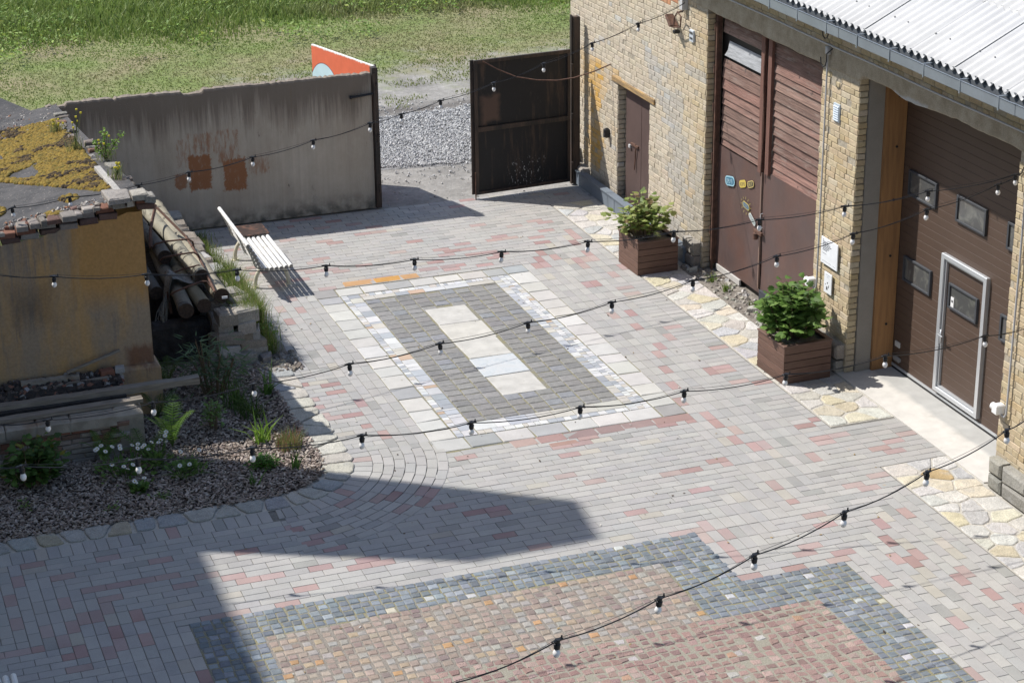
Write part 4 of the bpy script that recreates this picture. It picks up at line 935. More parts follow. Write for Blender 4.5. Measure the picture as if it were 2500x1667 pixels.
o.tube(cp, .011, 6); o = o.build('chain', m_rust, None, True, cp[-1]); tag(o, 'thin rusty chain sagging from the black gate leaf to the brick wall', 'chain')
# left leaf, painted on its outer side, opened outwards
ml = thing('gate_leaf', 'orange painted gate leaf with a pale blue disc, open behind the concrete wall', 'gate', (9.42, 33.1, 0), 'gate leaves')
n = N('mural_paint'); cc = at(700+270/2.936, 470/2.936, 1.9)
a0 = np.array([9.44, 33.12]); a1 = at(762, 108, 2.5)[:2]; dl = (a1-a0)/np.linalg.norm(a1-a0); Lw = float(np.linalg.norm(a1-a0))
uu = n.ma('ADD', n.ma('MULTIPLY', n.ma('SUBTRACT', n.x, float(a0[0])), float(dl[0])), n.ma('MULTIPLY', n.ma('SUBTRACT', n.y, float(a0[1])), float(dl[1])))
du_ = n.ma('SUBTRACT', uu, Lw*.80); dz_ = n.ma('MULTIPLY', n.ma('SUBTRACT', n.z, 1.72), .95); rr_ = n.ma('SQRT', n.ma('ADD', n.ma('MULTIPLY', du_, du_), n.ma('MULTIPLY', dz_, dz_)))
c = n.mix(n.mr(rr_, .49, .475), (.68, .15, .075), (.03, .05, .1)); c = n.mix(n.mr(rr_, .475, .47), c, (.50, .66, .73)); c = n.mix(n.mr(n.ma('ADD', n.z, n.ma('MULTIPLY', n.noise(22, 3), .06)), 2.505, 2.52), c, (.8, .78, .76)); c = n.scale(c, n.mr(n.noise(6, 4), .3, .7, .93, 1.06))
m_mur = n.fin(c, .6, n.noise(20), .1)
nv = np.array([-dl[1], dl[0]])
def lbox(u0, u1, z0, z1, d0, d1):
    P = []
    for z in (z0, z1):
        for u, d in ((u0, d0), (u1, d0), (u1, d1), (u0, d1)): q = a0+dl*u+nv*d; P.append((q[0], q[1], z))
    return P
Fx = [(0, 1, 2, 3), (7, 6, 5, 4), (0, 4, 5, 1), (1, 5, 6, 2), (2, 6, 7, 3), (3, 7, 4, 0)]
MB().add(lbox(0, Lw, .1, 2.5, -.02, .02), Fx).build('sheet', m_mur, ml); MB().add(lbox(-.02, .03, .05, 2.52, -.035, -.021), Fx).add(lbox(Lw-.05, Lw, .05, 2.49, -.035, -.021), Fx).build('frame', m_bsteel, ml)

# ================================================================== OLD SHED
sh = thing('old_shed', 'low derelict shed with ochre stained render, broken brick parapet and mossy felt roof', 'shed', (2.5, 25.45, 0))
def rz(x, y): return 2.98+.15*(x-4.1)-.08*(y-25.4)
n = N('ochre_render'); s1 = n.noise(1.2, 6, .65, st=(2.2, 2.2, .55)); s2 = n.noise(2.6, 5, .7, st=(4, 4, .35), off=6)
c = n.mix(n.mr(s1, .40, .60), (.44, .275, .125), (.32, .245, .17)); c = n.mix(n.mr(n.ma('ADD', s2, n.ma('MULTIPLY', n.mr(n.z, 1.6, 2.8), .15)), .56, .72, 0, .7), c, (.19, .165, .145))
orr = n.ma('MULTIPLY', n.mr(n.ma('ADD', n.x, n.ma('MULTIPLY', s2, .8)), 3.45, 3.65), n.mr(n.ma('ADD', n.z, n.ma('MULTIPLY', s1, .8)), 2.0, 2.3)); c = n.mix(n.ma('MULTIPLY', orr, .85), c, (.46, .25, .08))
blk = n.ma('MULTIPLY', n.rect(n.ma('ADD', n.x, n.ma('MULTIPLY', s2, .4)), n.ma('ADD', n.z, n.ma('MULTIPLY', s2, .5)), 2.75, 2.0, .2, .2, .2), .6); c = n.mix(blk, c, (.07, .055, .05))
rb = n.ma('MULTIPLY', n.rect(n.x, n.ma('ADD', n.z, n.ma('MULTIPLY', s2, .3)), 3.9, 1.0, .18, .14, .05), .8); c = n.mix(rb, c, (.16, .07, .04))
c = n.scale(c, n.mr(n.noise(30, 5), .3, .7, .88, 1.12)); m_och = n.fin(c, .92, n.noise(12, 6), .4, .02)
wv = MB(); xs = np.linspace(-1.5, 4.07, 60); V = []
for x in xs:
    top_ = rz(x, 25.4)-.11+.012*rng.standard_normal()
    for z in (0, .3, top_): V.append((x, 25.45+.01*float(vn(x, z, 2, 3)), z))
wv.add(V, [(i*3+q, i*3+3+q, i*3+4+q, i*3+1+q) for i in range(59) for q in range(2)])
wv.add([(4.07, 25.45, 0), (4.07, 25.45, rz(4.07, 25.4)-.11), (3.95, 32.95, rz(4, 32.95)-.1), (3.95, 32.95, 0)], [(0, 3, 2, 1)])
wv.build('wall', m_och, sh)
MB().box((3.55, 25.36, 0), (4.14, 25.8, .74), (1, 1, 1), 0, .05).build('plinth', m_och, sh)
pb = MB(); C, H, K = [], [], []
rd = [(.17, .08, .055), (.14, .085, .07), (.21, .185, .165), (.11, .07, .058), (.24, .22, .195)]; rw = [3, 3, 4, 3, 4]
for row in range(2):
    x = -1.5-(row*.13)
    while x < 4.08:
        L = .255 if row else .25
        if rng.random() > .08:
            C.append((x+L/2, 25.54+rng.uniform(-.014, .02), rz(x, 25.4)-.065+row*.085)); H.append((L/2-.008, .038, .1))
        x += L
C = np.array(C); pb.blocks(C, H, pal(len(C), rd, rw, .05, .15), .012, .013, np.array([1., 0, 0]), np.array([0, -1., 0]))
x = -1.5; C = []; H = []; 
while x < 4.08:
    L = rng.uniform(.08, .22)
    if rng.random() > .16: C.append((x+L/2, 25.47+rng.uniform(-.05, .07), rz(x, 25.4)+.085+rng.uniform(-.04, .018))); H.append((L/2-.004, .12+rng.uniform(-.06, .02), rng.uniform(.03, .05)))
    for q_ in range(2): C.append((x+L*rng.random(), 25.42+rng.uniform(.0, .3), rz(x, 25.4)+.06)); H.append((rng.uniform(.02, .06), rng.uniform(.02, .05), rng.uniform(.02, .04)))
    x += L
pb.blocks(C, H, pal(len(C), rd+[(.28, .25, .22)], rw+[4.5], .05, .18), .016, .018)
par = pb.build('parapet', m_brick, sh)
cp_ = MB(); cs = pal(5, [(.33, .31, .27), (.28, .26, .23)], [1, 1])
for q_, (c3_, h3_) in enumerate((((4.03, 25.42, 3.09), (.12, .17, .045)), ((3.78, 25.5, 3.07), (.15, .22, .04)), ((4.15, 25.36, 3.06), (.07, .12, .05)))): MB().blocks([c3_], [h3_], [cs[q_]], .025, .04).build('coping', m_stone, sh)
n = N('roof_felt'); c = n.mix(n.mr(n.noise(2.5, 5), .4, .6), (.045, .043, .043), (.075, .07, .068)); c = n.mix(n.mr(n.noise(30, 4), .62, .68, 0, .7), c, (.26, .23, .2)); m_felt = n.fin(c, .85, n.noise(9, 5), .6, .03)
rx = np.linspace(-1.6, 4.17, 30); ry = np.linspace(25.5, 33.1, 30); V = []; 
for x in rx:
    for y in ry: V.append((x+(4.12-x)*0-(max(0, (y-25.5))*.018 if x > 3 else 0), y, rz(x, y)-.015+.02*float(vn(x, y, 1.2, 2))))
MB().add(V, [(i*30+j, (i+1)*30+j, (i+1)*30+j+1, i*30+j+1) for i in range(29) for j in range(29)]).build('roof', m_felt, sh, True)
roofo = bpy.data.objects[[o.name for o in sh.children if o.name.startswith('roof')][0]]
# upper left higher felt patch
MB().prism([(1.8, 32.4), (3.62, 32.3), (3.75, 33.2), (3.2, 34.7), (1.8, 34.9)], 1.9, 2.25, (1, 1, 1), 0, .04).build('upper_felt', m_felt, sh)
# moss cushions
mm = MB(); k = 19000; X = rng.uniform(1.9, 3.9, k); Y = rng.uniform(25.9, 32.5, k)
lobe = fbm(X, Y*.7, 1.3, 101); msk = (Y > 26.6+1.9*np.clip((3.7-X)/1.0, 0, 1.6)) & (Y < 32.0) & (lobe > .22) & ~((X < 2.85) & (Y < 30.9) & (Y > 29.8+.5*lobe))
msk |= ((np.hypot(X-3.3, (Y-26.6)*.6) < .12) | (np.hypot(X-3.0, (Y-25.95)*.5) < .12) | (np.hypot(X-2.35, (Y-26.9)*.5) < .13)) 
X, Y = X[msk], Y[msk]; k = len(X); dm = fbm(X, Y, 2.6, 111)
TVm = [(0, 0, 1)]+[(math.cos(a)*.75, math.sin(a)*.75, .6) for a in np.arange(6)*math.pi/3]+[(math.cos(a), math.sin(a), -.2) for a in np.arange(6)*math.pi/3]
Fm = [(0, 1+i, 1+(i+1) % 6) for i in range(6)]+[(1+i, 7+i, 7+(i+1) % 6, 1+(i+1) % 6) for i in range(6)]
cm = pal(k, [(.19, .128, .022), (.155, .105, .02), (.235, .16, .03), (.13, .10, .022)], [5, 3, 1.5, 2], .06, .14); dk = rng.random(k) < np.clip((dm-.60)*7, 0, .9)*(rng.random(k)*.6+.4); cm[dk] = pal(dk.sum(), [(.035, .025, .016), (.09, .06, .025)], [1, 1], .05, .2)
s_ = rng.uniform(.018, .045, k); inst(mm, TVm, Fm, np.c_[X, Y, rz(X, Y)+.0+dk*.012], rotmats(k, .25), np.c_[s_, s_, s_*(.55+.5*dm)], cm)
o = mm.build('moss', m_stuff, roofo, True); o['kind'] = 'stuff'
# rubble along the verge and roof debris
vb = MB(); C, H = [], []
for i in range(26):
    y = 25.9+i*.26+rng.uniform(-.08, .08); C.append((4.09-.03*(y-25.5)+rng.uniform(-.06, .09), y, rz(4.1, y)+rng.uniform(-.06, .02))); H.append((rng.uniform(.03, .11), rng.uniform(.03, .09), rng.uniform(.02, .045)))
C = np.array(C); vb.blocks(C, H, pal(26, [(.24, .22, .19), (.18, .155, .13), (.22, .12, .08)], [3, 4, 1]), .015, .025)
for i in range(6): vb.box((3.96, 27.0+i*.95, rz(4.1, 27+i*.95)-.14), (4.2-.035*i, 27.12+i*.95+rng.uniform(0, .15), rz(4.1, 27+i*.95)-.05), (.25, .22, .19), 0, .015, rng.uniform(-.2, .2))
k = 420; X = rng.uniform(2.1, 4.05, k); Y = np.where(rng.random(k) < .6, rng.uniform(25.6, 26.2, k), rng.uniform(31.5, 33.2, k)); pebbles(vb, X, Y, rz(X, Y)+.01, .006, .028, pal(k, [(.36, .33, .3), (.34, .17, .1), (.25, .22, .2), (.5, .48, .45)], [4, 2, 3, 1]))
vb.box((3.84, 26.3, rz(4, 27)-.02), (3.93, 27.6, rz(4, 27)+.05), (.40, .38, .35), 0, .01, .06)
vb.build('verge_rubble', m_stone, sh)['kind'] = 'stuff'

# ---- low ruined wall in the bed
rw_ = thing('ruined_wall', 'low crumbling brick and render garden wall in front of the ochre shed', 'wall', (2.3, 24.4, 0))
b_ = MB(); C, H = [], []
for j in range(7):
    x = -1-(j % 2)*.13; z = .035+j*.07
    while x < 3.3:
        L = .25 if j > 2 else .31
        C.append((x+L/2, 24.24+rng.uniform(-.008, .012), z)); H.append((L/2-.008, .029, .05)); x += L
C = np.array(C); cc_ = pal(len(C), [(.22, .10, .07), (.25, .21, .18), (.19, .12, .09), (.30, .27, .24)], [4, 4, 3, 2], .05, .14); lowm = C[:, 2] < .2; cc_[lowm] = pal(lowm.sum(), [(.22, .20, .18), (.25, .23, .2)], [1, 1])
b_.blocks(C, H, cc_, .007, .007, np.array([1., 0, 0]), np.array([0, -1., 0])); b_.build('brickwork', m_brick, rw_)
n = N('grimy_render'); c = n.mix(n.mr(n.noise(4, 6), .4, .6), (.25, .22, .18), (.34, .30, .25)); c = n.mix(n.mr(n.noise(1.5, 5, off=4), .52, .62, 0, .6), c, (.19, .115, .06)); m_grime = n.fin(c, .93, n.noise(15, 6), .6, .03)
g_ = MB().box((-1, 24.22, 0), (3.3, 24.65, .52), (1, 1, 1))
C = []; H = []; x = -1
while x < 3.3: L = rng.uniform(.3, .75); C.append((min(x+L/2, 3.2), 24.36, .54)); H.append((L/2-.006, .2, .07)); x += L
g_.blocks(C, H, (1, 1, 1), .02, .02); g_.blocks([(3.5, 24.44, .31)], [(.22, .24, .31)], [(1, 1, 1)], .09, .05)
g_.build('render', m_grime, rw_)
ub = MB(); k = 900; X = rng.uniform(1.2, 3.6, k); Y = rng.uniform(24.85, 25.42, k); pebbles(ub, X, Y, .66+.12*(Y-25)+rng.uniform(0, .04, k), .012, .05, pal(k, [(.05, .042, .038), (.09, .07, .06), (.2, .1, .07), (.26, .25, .24)], [6, 4, 1.5, 1.3]))
n = N('rotten_felt'); c = n.scale((.028, .025, .024), n.mr(n.noise(8, 5), .3, .7, .6, 1.8)); m_rot = n.fin(c, .8, n.noise(10, 6), 1., .05)
ub.box((-1, 24.62, 0), (3.55, 25.44, .66), (.05, .045, .04), 1); o = ub.build('rubble_fill', [m_stuff, m_rot], rw_)
n = N('grey_timber'); c = n.mix(n.mr(n.noise(4, 6, .7, st=(.7, 7, 7)), .35, .65), (.16, .135, .11), (.30, .265, .22)); m_tim = n.fin(c, .88, n.noise(6, 6, st=(1, 14, 14)), .6, .01)
def plank(name, A, B, wd, th, label, mat=None, grp='old boards on the ruined wall', sag=.0):
    A = np.array(A, float); B = np.array(B, float); d = B-A; L = np.linalg.norm(d); d /= L; sd = np.cross((0, 0, 1.), d); sd /= np.linalg.norm(sd); up = np.cross(d, sd)
    V = []; m = 14
    for i in range(m+1):
        t = i/m; p = A+(B-A)*t+up*(sag*math.sin(math.pi*t)); ww = wd/2*(1+.07*math.sin(i*1.9)); hh = th/2*(1+.12*math.sin(i*2.7+1))
        for a, b in ((-1, -1), (1, -1), (1, 1), (-1, 1)): V.append(p+sd*ww*a+up*hh*b)
    F = [(i*4+q, i*4+(q+1) % 4, i*4+4+(q+1) % 4, i*4+4+q) for i in range(m) for q in range(4)]+[(3, 2, 1, 0), tuple(m*4+q for q in range(4))]
    o = MB().add(V, F).build(name, mat or m_tim, None, False, (A+B)/2); return tag(o, label, 'plank', grp)
plank('wooden_plank', (.6, 24.78, .66), (4.52, 24.74, .70), .13, .085, 'longest grey plank, its right end poking out over the mulch bed')
plank('wooden_plank', (.6, 24.42, .635), (3.72, 24.46, .655), .13, .05, 'second grey board lying in front of the longest plank on the ruined wall')
plank('wooden_plank', (.6, 24.98, .68), (3.3, 25.02, .70), .2, .03, 'charred black board just behind the longest grey plank', m_rot)
plank('wooden_plank', (2.15, 25.15, .70), (3.45, 25.16, .73), .05, .03, 'thin pale batten lying across the black debris behind the planks')
plank('wooden_plank', (2.9, 25.3, .82), (3.62, 25.40, .99), .05, .025, 'short thin lath leaning up against the foot of the ochre wall')
plank('wooden_plank', (2.3, 25.3, .73), (3.05, 25.28, .73), .1, .09, 'dark squared timber half buried in debris under the ochre wall', m_grime)
o = MB().box((3.32, 25.2, .70), (3.5, 25.33, .80), (.2, .09, .06), 0, .01, .1).build('loose_brick', m_brick, None, False, (3.4, 25.27, .75)); tag(o, 'dark red loose brick on the debris at the foot of the ochre wall', 'brick', 'loose bricks behind the planks')
o = MB().box((3.52, 25.2, .74), (3.64, 25.32, .82), (.34, .33, .32), 0, .01, -.1).build('loose_brick', m_brick, None, False, (3.58, 25.26, .78)); tag(o, 'pale grey brick right beside the dark red loose one', 'brick', 'loose bricks behind the planks')

# ---- rubble wall and log pile
rb_ = thing('rubble_wall', 'broken low rubble wall of mossy stones beside the log pile', 'wall', (5.5, 27.5, 0))
def rocks(mb, L, P, W, jit=.05):
    C = np.array([l[:3] for l in L]); H = np.array([l[3:6] for l in L]); mb.blocks(C, H, pal(len(L), P, W, .05, .12), H.min(1)*.3, jit); return mb
L = []; rs_ = random.Random(9)
for z in (0.08, .24, .4, .55, .69):
    y = 26.95
    while y < 32.6:
        lim = .72 if y < 28.0 else (.56 if y < 29.5 else .42)
        if z > lim: y += .3; continue
        for x0 in (5.3, 5.62):
            L.append((x0+rs_.uniform(-.05, .05)+.08-(.04*z), y+rs_.uniform(-.04, .04), z+rs_.uniform(-.02, .02), rs_.uniform(.12, .19), rs_.uniform(.11, .2), rs_.uniform(.07, .1)))
        y += rs_.uniform(.26, .4)
L += [(5.45, 26.88, .3, .3, .12, .17), (5.8, 26.9, .12, .16, .1, .1), (5.25, 26.85, .1, .15, .12, .08), (5.6, 26.85, .62, .13, .09, .08), (5.35, 26.95, .68, .1, .09, .1), (5.75, 27.3, .6, .22, .15, .07), (5.55, 26.75, .1, .16, .1, .08), (5.25, 26.65, .06, .12, .09, .06), (5.85, 26.7, .06, .09, .07, .05)]
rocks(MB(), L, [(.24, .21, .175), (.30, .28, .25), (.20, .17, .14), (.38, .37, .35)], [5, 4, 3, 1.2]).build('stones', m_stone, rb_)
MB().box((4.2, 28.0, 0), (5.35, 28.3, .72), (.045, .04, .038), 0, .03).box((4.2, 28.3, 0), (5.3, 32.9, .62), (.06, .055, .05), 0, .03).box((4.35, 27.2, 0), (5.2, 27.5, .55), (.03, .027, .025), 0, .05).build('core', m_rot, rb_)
o = MB(); k = 500; X = rng.uniform(5.0, 6.3, k); Y = rng.uniform(26.2, 27.0, k); pebbles(o, X, Y, np.full(k, .005), .01, .05, pal(k, [(.2, .17, .14), (.3, .28, .25)], [2, 1])); struct(o.build('rubble_scatter', m_stone), 'stuff')
struct(MB().prism([(5.0, 27.1), (5.75, 26.75), (6.15, 26.2), (6.25, 27.2), (6.1, 28.6), (5.98, 33.0), (5.0, 33.0)], -.04, .012, (1, 1, 1), 0, .008).build('soil_strip', m_dirt))
n = N('log_bark'); gz = n.noise(3, 6, .7, st=(5, .5, 5)); c = n.scale(n.attr(), n.mr(gz, .3, .7, .75, 1.2)); c = n.mix(n.mr(n.noise(2.2, 6, .75, off=3, dist=1.), .56, .62, 0, .85), c, (.045, .04, .035)); m_log = n.fin(c, .85, gz, .6, .015)
n = N('log_end'); c = n.scale((.045, .03, .022), n.mr(n.noise(30, 4), .3, .7, .6, 1.6)); m_end = n.fin(c, .9, n.noise(30), .5, .01)
def log(A, B, r_, col, label):
    A = np.array(A, float); B = np.array(B, float); pts = [A+(B-A)*t+np.array([.012*math.sin(9*t+A[0]*9), 0, .008*math.sin(7*t)]) for t in np.linspace(0, 1, 14)]
    rr2 = [r_*(1+.03*math.sin(5*t+A[0]*20)) for t in range(14)]
    o = MB().tube(pts, rr2, 20, col, 0, True, 1).build('log', [m_log, m_end], None, True, A); tag(o, label, 'log', 'logs in the steel rack')
    for p in o.data.polygons:
        if len(p.vertices) > 4: p.use_smooth = False
g1 = (.30, .27, .20); g2 = (.17, .155, .12)
log((4.80, 26.82, .88), (4.88, 29.6, .87), .108, g2, 'lowest left log with its dark sawn end nearest the ochre wall')
log((5.06, 26.93, .88), (5.0, 30.6, .87), .103, (.2, .18, .12), 'middle log of the bottom layer, between two sawn log ends')
log((5.37, 27.1, .93), (5.27, 31.5, .95), .113, g1, 'rightmost log, pale, with a small white tag on its sawn end')
log((5.17, 27.52, 1.11), (5.02, 31.0, 1.09), .104, (.27, .25, .19), 'upper pale mottled log lying between the rightmost and the middle log')
log((4.86, 28.62, 1.085), (4.78, 31.2, 1.06), .105, (.13, .12, .10), 'dark upper log ending behind the rag bundle')
log((4.56, 27.8, .84), (4.52, 31.2, .86), .10, (.10, .09, .075), 'darkest log half hidden behind the corner of the ochre wall')
o = MB().box((5.34, 26.975, .93), (5.42, 26.984, .965), (.75, .75, .75)).build('tag_label', m_gen, None, False, (5.38, 26.98, .95)); tag(o, 'tiny white tag fixed to the sawn end of the rightmost log', 'tag')
rk = thing('steel_rack', 'rusty bent steel rack holding the logs together', 'rack', (5.2, 28.5, .7))
Z1 = lambda x, y, z: tuple(at(300+x/3.135, 460+y/3.135, z))
for pts in ([(235, 450, 1.15), (250, 425, 1.22), (330, 405, 1.24), (500, 388, 1.24), (535, 410, 1.2), (545, 455, 1.05)], [(290, 550, 1.1), (310, 530, 1.2), (400, 510, 1.24), (540, 490, 1.24), (575, 510, 1.18), (600, 560, 1.05)], [(400, 640, 1.1), (480, 612, 1.2), (580, 588, 1.22), (620, 610, 1.15), (642, 655, 1.05)], [(365, 815, .95), (400, 790, 1.03), (500, 750, 1.08), (600, 712, 1.12), (640, 712, 1.1), (670, 745, 1.05), (700, 790, .98)]):
    MB().tube([Z1(*p) for p in pts], .014, 7).build('rung', m_rust, rk, True)
P = [Z1(480, 365, 1.13), Z1(590, 540, 1.12), Z1(705, 790, 1.1)]
MB().tube(P, .02, 4).build('side_rail', m_rust, rk); MB().tube([Z1(250, 130, 1.45), Z1(210, 320, 1.3), Z1(215, 450, 1.15)], .025, 4).build('brace', m_rust, rk); MB().tube([Z1(262, 150, 1.45), Z1(480, 368, 1.13)], .026, 4).build('brace', m_rust, rk); MB().tube([Z1(330, 640, 1.02), Z1(345, 800, .85), Z1(370, 960, .6)], .02, 4).build('brace', m_rust, rk)
rg = MB(); m = 16; V = []
for i in range(m):
    for j in range(m):
        u, v = i/(m-1), j/(m-1); x = 4.62+.5*u+.03*math.sin(v*9); y = 27.55+.42*v+.05*math.sin(u*7)
        z = 1.03+.05*math.sin(u*6)+.06*float(vn(u*9, v*9, 1, 4))-max(0, .25-u)*2.6-max(0, u-.85)*.5
        V.append((x, y, z))
rg.add(V, [(i*m+j, (i+1)*m+j, (i+1)*m+j+1, i*m+j+1) for i in range(m-1) for j in range(m-1)])
for i in range(16):
    a = rng.uniform(0, 1); rg.tube([(4.62+.1*a, 27.5+.3*a, .85), (4.58+rng.uniform(-.08, .08), 27.4+.3*a, .62), (4.56+rng.uniform(-.14, .14), 27.3+.3*a, .45)], .008, 4)
o = rg.build('rag', M('grey_rag', (.25, .24, .215), .3, 25, .2, 90, .95, 1., .02), None, True, (4.8, 27.7, .9)); tag(o, 'ragged bundle of grey netting and cloth draped over the logs', 'rag')

# ================================================================== BENCH
n = N('worn_white_paint'); c = n.mix(n.mr(n.noise(9, 6, .75, st=(1, .4, 1)), .55, .64, 0, .65), (.72, .71, .68), (.42, .39, .34)); m_wbench = n.fin(c, .55, n.noise(30), .25)
m_wend = M('slat_end', (.28, .26, .23)); m_cream = M('cream_steel', (.60, .56, .44), .12, 9, .03, 60, .5, .1)
def bench(y0, y1, x0, label, legs=(.46, 1.88)):
    b = thing('park_bench', label, 'bench', (x0, (y0+y1)/2, 0), 'white benches')
    sx = [x0+.0+i*.078 for i in range(7)]
    for i, x in enumerate(sx):
        MB().tube([(x, y0, .445-.012*math.sin(i/6*math.pi)), (x, y1, .445-.012*math.sin(i/6*math.pi))], .031, 10, (1, 1, 1), 0, True, 1).build('seat_slat', [m_wbench, m_wend], b)
    for i in range(7):
        t = i/6; x = x0-.03-.015*i-.07*t*t+(.0); z = .49+.06*i
        MB().tube([(x, y0, z), (x, y1, z)], .031 if i else .026, 10, (1, 1, 1), 0, True, 1).build('back_slat', [m_wbench, m_wend], b)
    for q in legs:
        y = y0+q
        pts = [(x0-.02+.27-.27*math.cos(a), y, .37*math.sin(a)**.8 if a not in (0, math.pi) else 0.) for a in np.linspace(0, math.pi, 17)]
        pts = [(p[0], p[1], p[2]+.0) for p in pts]
        l = MB().tube(pts, .033, 10).build('leg', m_cream, b, True)
        MB().box((pts[0][0]-.06, y-.05, 0), (pts[0][0]+.06, y+.05, .01)).box((pts[-1][0]-.06, y-.05, 0), (pts[-1][0]+.06, y+.05, .01)).build('foot_plate', m_cream, l)
    for q in (.12, (y1-y0)*.42, y1-y0-.25):
        y = y0+q; MB().tube([(x0+.5, y, .40), (x0+.25, y, .385), (x0+.03, y, .40), (x0-.055, y, .47), (x0-.12, y, .66), (x0-.215, y, .87)], [.02, .022, .025, .026, .024, .016], 8).build('bracket', m_wbench, b, True)
    return b
bench(29.32, 31.35, 6.45, 'white slatted bench with arched legs on the paving in front of the concrete wall', (.44, 1.86))
n = N('dark_board'); c = n.mix(n.mr(n.noise(6, 5, dist=1), .52, .6), (.05, .035, .03), (.13, .07, .05))
o = MB().box((6.46, 30.88, .478), (6.96, 31.42, .495), (1, 1, 1), 0, .003).build('board_panel', n.fin(c, .5, n.noise(20), .2), None, False, (6.7, 31.1, .48)); tag(o, 'square dark brown panel lying flat on the far end of the white bench', 'panel')
bench(16.5, 18.42, .83, 'second white bench, only its pale slat tips showing in the bottom left corner', (.3, 1.4))

# ================================================================== PLANTS
def leaf_shape(lob=5):
    R = {2: [(.3, .085), (.75, .075), (1.3, 0)], 5: [(.08, .38), (.5, .5), (.55, .38), (.9, .34), (.88, .2), (1.15, 0)], 1: [(.2, .2), (.5, .3), (.8, .18), (1.05, 0)]}[lob]
    up = [(x, y, -.25*abs(y)+.05*x) for x, y in R]; dn = [(x, -y, -.25*abs(y)+.05*x) for x, y in R[:-1]][::-1]
    V = [(0, 0, 0)]+up+dn; nU = len(R); top_ = nU
    F = [(0,)+tuple(range(1, nU+1)), (0, nU)+tuple(range(nU+1, len(V)))]
    return V, F
def orientR(D, roll=None):
    k = len(D); D = D/np.linalg.norm(D, axis=1)[:, None]; up = np.tile([0, 0, 1.], (k, 1))+rng.normal(0, .35, (k, 3)); S_ = np.cross(up, D); S_ /= np.linalg.norm(S_, axis=1)[:, None]+1e-9; U_ = np.cross(D, S_)
    return np.stack([D, S_, U_], axis=2)
def shrub(name, label, cat, c, rx, ry, h, nl, ls, cols, wts, z0=0., stems=12, lob=5, group=None, sparse=0., lean=(0, 0)):
    t = thing(name, label, cat, (c[0], c[1], z0), group); st_ = MB(); L = []; D = []
    for s in range(stems):
        a = rng.uniform(0, 2*math.pi); rr3 = math.sqrt(rng.random()); e = np.array([c[0]+rx*rr3*math.cos(a)+lean[0]*h, c[1]+ry*rr3*math.sin(a)+lean[1]*h, z0+h*(rng.uniform(.6, 1.) if rr3 < .7 else rng.uniform(.4, .75))])
        b = np.array([c[0]+rx*.35*rr3*math.cos(a), c[1]+ry*.35*rr3*math.sin(a), z0]); md = (b+e)/2+np.array([rng.uniform(-.04, .04), rng.uniform(-.04, .04), .05*h])
        st_.tube([b, md, e], [.009*ls*12, .007*ls*12, .003], 5, (.14, .10, .06))
        m = nl//stems
        for i in range(m):
            t_ = rng.uniform(.25, 1.02)**.8; p = (b*(1-t_)**2+2*md*t_*(1-t_)+e*t_*t_); aa = rng.uniform(0, 2*math.pi); off = rng.uniform(.02, .11)*ls*14
            d = np.array([math.cos(aa), math.sin(aa), rng.uniform(-.55, .45)]); L.append(p+d*off*np.array([1, 1, .6])); D.append(d)
    st_.build('stem', m_gen, t); V, F = leaf_shape(lob); L = np.array(L); D = np.array(D); k = len(L)
    mb = MB(); hh = np.clip((L[:, 2]-z0)/h, 0, 1)[:, None]; cl = pal(k, cols, wts, .08, .16)
    inst(mb, V, F, L, orientR(D), rng.uniform(.6, 1.15, k)*ls, cl); mb.build('foliage', m_leaf, t); return t
GR = [(.11, .20, .045), (.14, .24, .055), (.18, .28, .075), (.08, .14, .04)]
def planter(x0, y0, x1, y1, h, label, rot=0.):
    t = thing('planter_box', label, 'planter', ((x0+x1)/2, (y0+y1)/2, 0), 'wooden planters along the building'); c3 = ((x0+x1)/2, (y0+y1)/2, 0)
    n_ = 5; bh = h/n_; mb = MB()
    for i in range(n_):
        cc = np.array((.13, .075, .055))*rng.uniform(.85, 1.15); a, b = i*bh+.004, (i+1)*bh-.003
        mb.box((x0, y0, a), (x1, y0+.025, b), cc, 0, .003, rot, c3).box((x0, y1-.025, a), (x1, y1, b), cc, 0, .003, rot, c3).box((x0, y0+.026, a), (x0+.025, y1-.026, b), cc*1.05, 0, .003, rot, c3).box((x1-.025, y0+.026, a), (x1, y1-.026, b), cc, 0, .003, rot, c3)
    mb.build('side_boards', m_bwood, t)
    r_ = MB(); q = .06; cc = (.15, .09, .07)
    r_.box((x0-.012, y0-.012, h), (x1+.012, y0+q, h+.022), cc, 0, .003, rot, c3).box((x0-.012, y1-q, h), (x1+.012, y1+.012, h+.022), cc, 0, .003, rot, c3).box((x0-.012, y0+q, h), (x0+q, y1-q, h+.022), cc, 0, .003, rot, c3).box((x1-q, y0+q, h), (x1+.012, y1-q, h+.022), cc, 0, .003, rot, c3)
    r_.build('rim', m_bwood, t); MB().box((x0+.03, y0+.03, h-.1), (x1-.03, y1-.03, h-.03), (.05, .035, .025), 0, .01, rot, c3).build('potting_soil', m_dirt, t)
n = N('brown_boards'); gz = n.noise(5, 5, .65, st=(1, 1, 9)); c = n.scale(n.attr(), n.mr(gz, .3, .7, .78, 1.2)); m_bwood = n.fin(c, .6, gz, .4, .006, .35)
planter(12.2, 28.06, 12.9, 28.8, .53, 'brown wooden planter box farther away, near the narrow brown door', .02)
planter(12.3, 23.24, 13.04, 24.0, .55, 'brown wooden planter box nearer the garage, in front of the brick pier', .03)
shrub('potted_bush', 'yellowish green loose bush with reddish leaves growing in the farther planter', 'bush', (12.5, 28.45), .48, .52, .70, 620, .10, [(.20, .26, .065), (.26, .31, .09), (.31, .34, .12), (.27, .20, .10), (.13, .18, .05)], [5, 4, 3, 1, 3], .5, 26, 5, 'bushes in the planters')
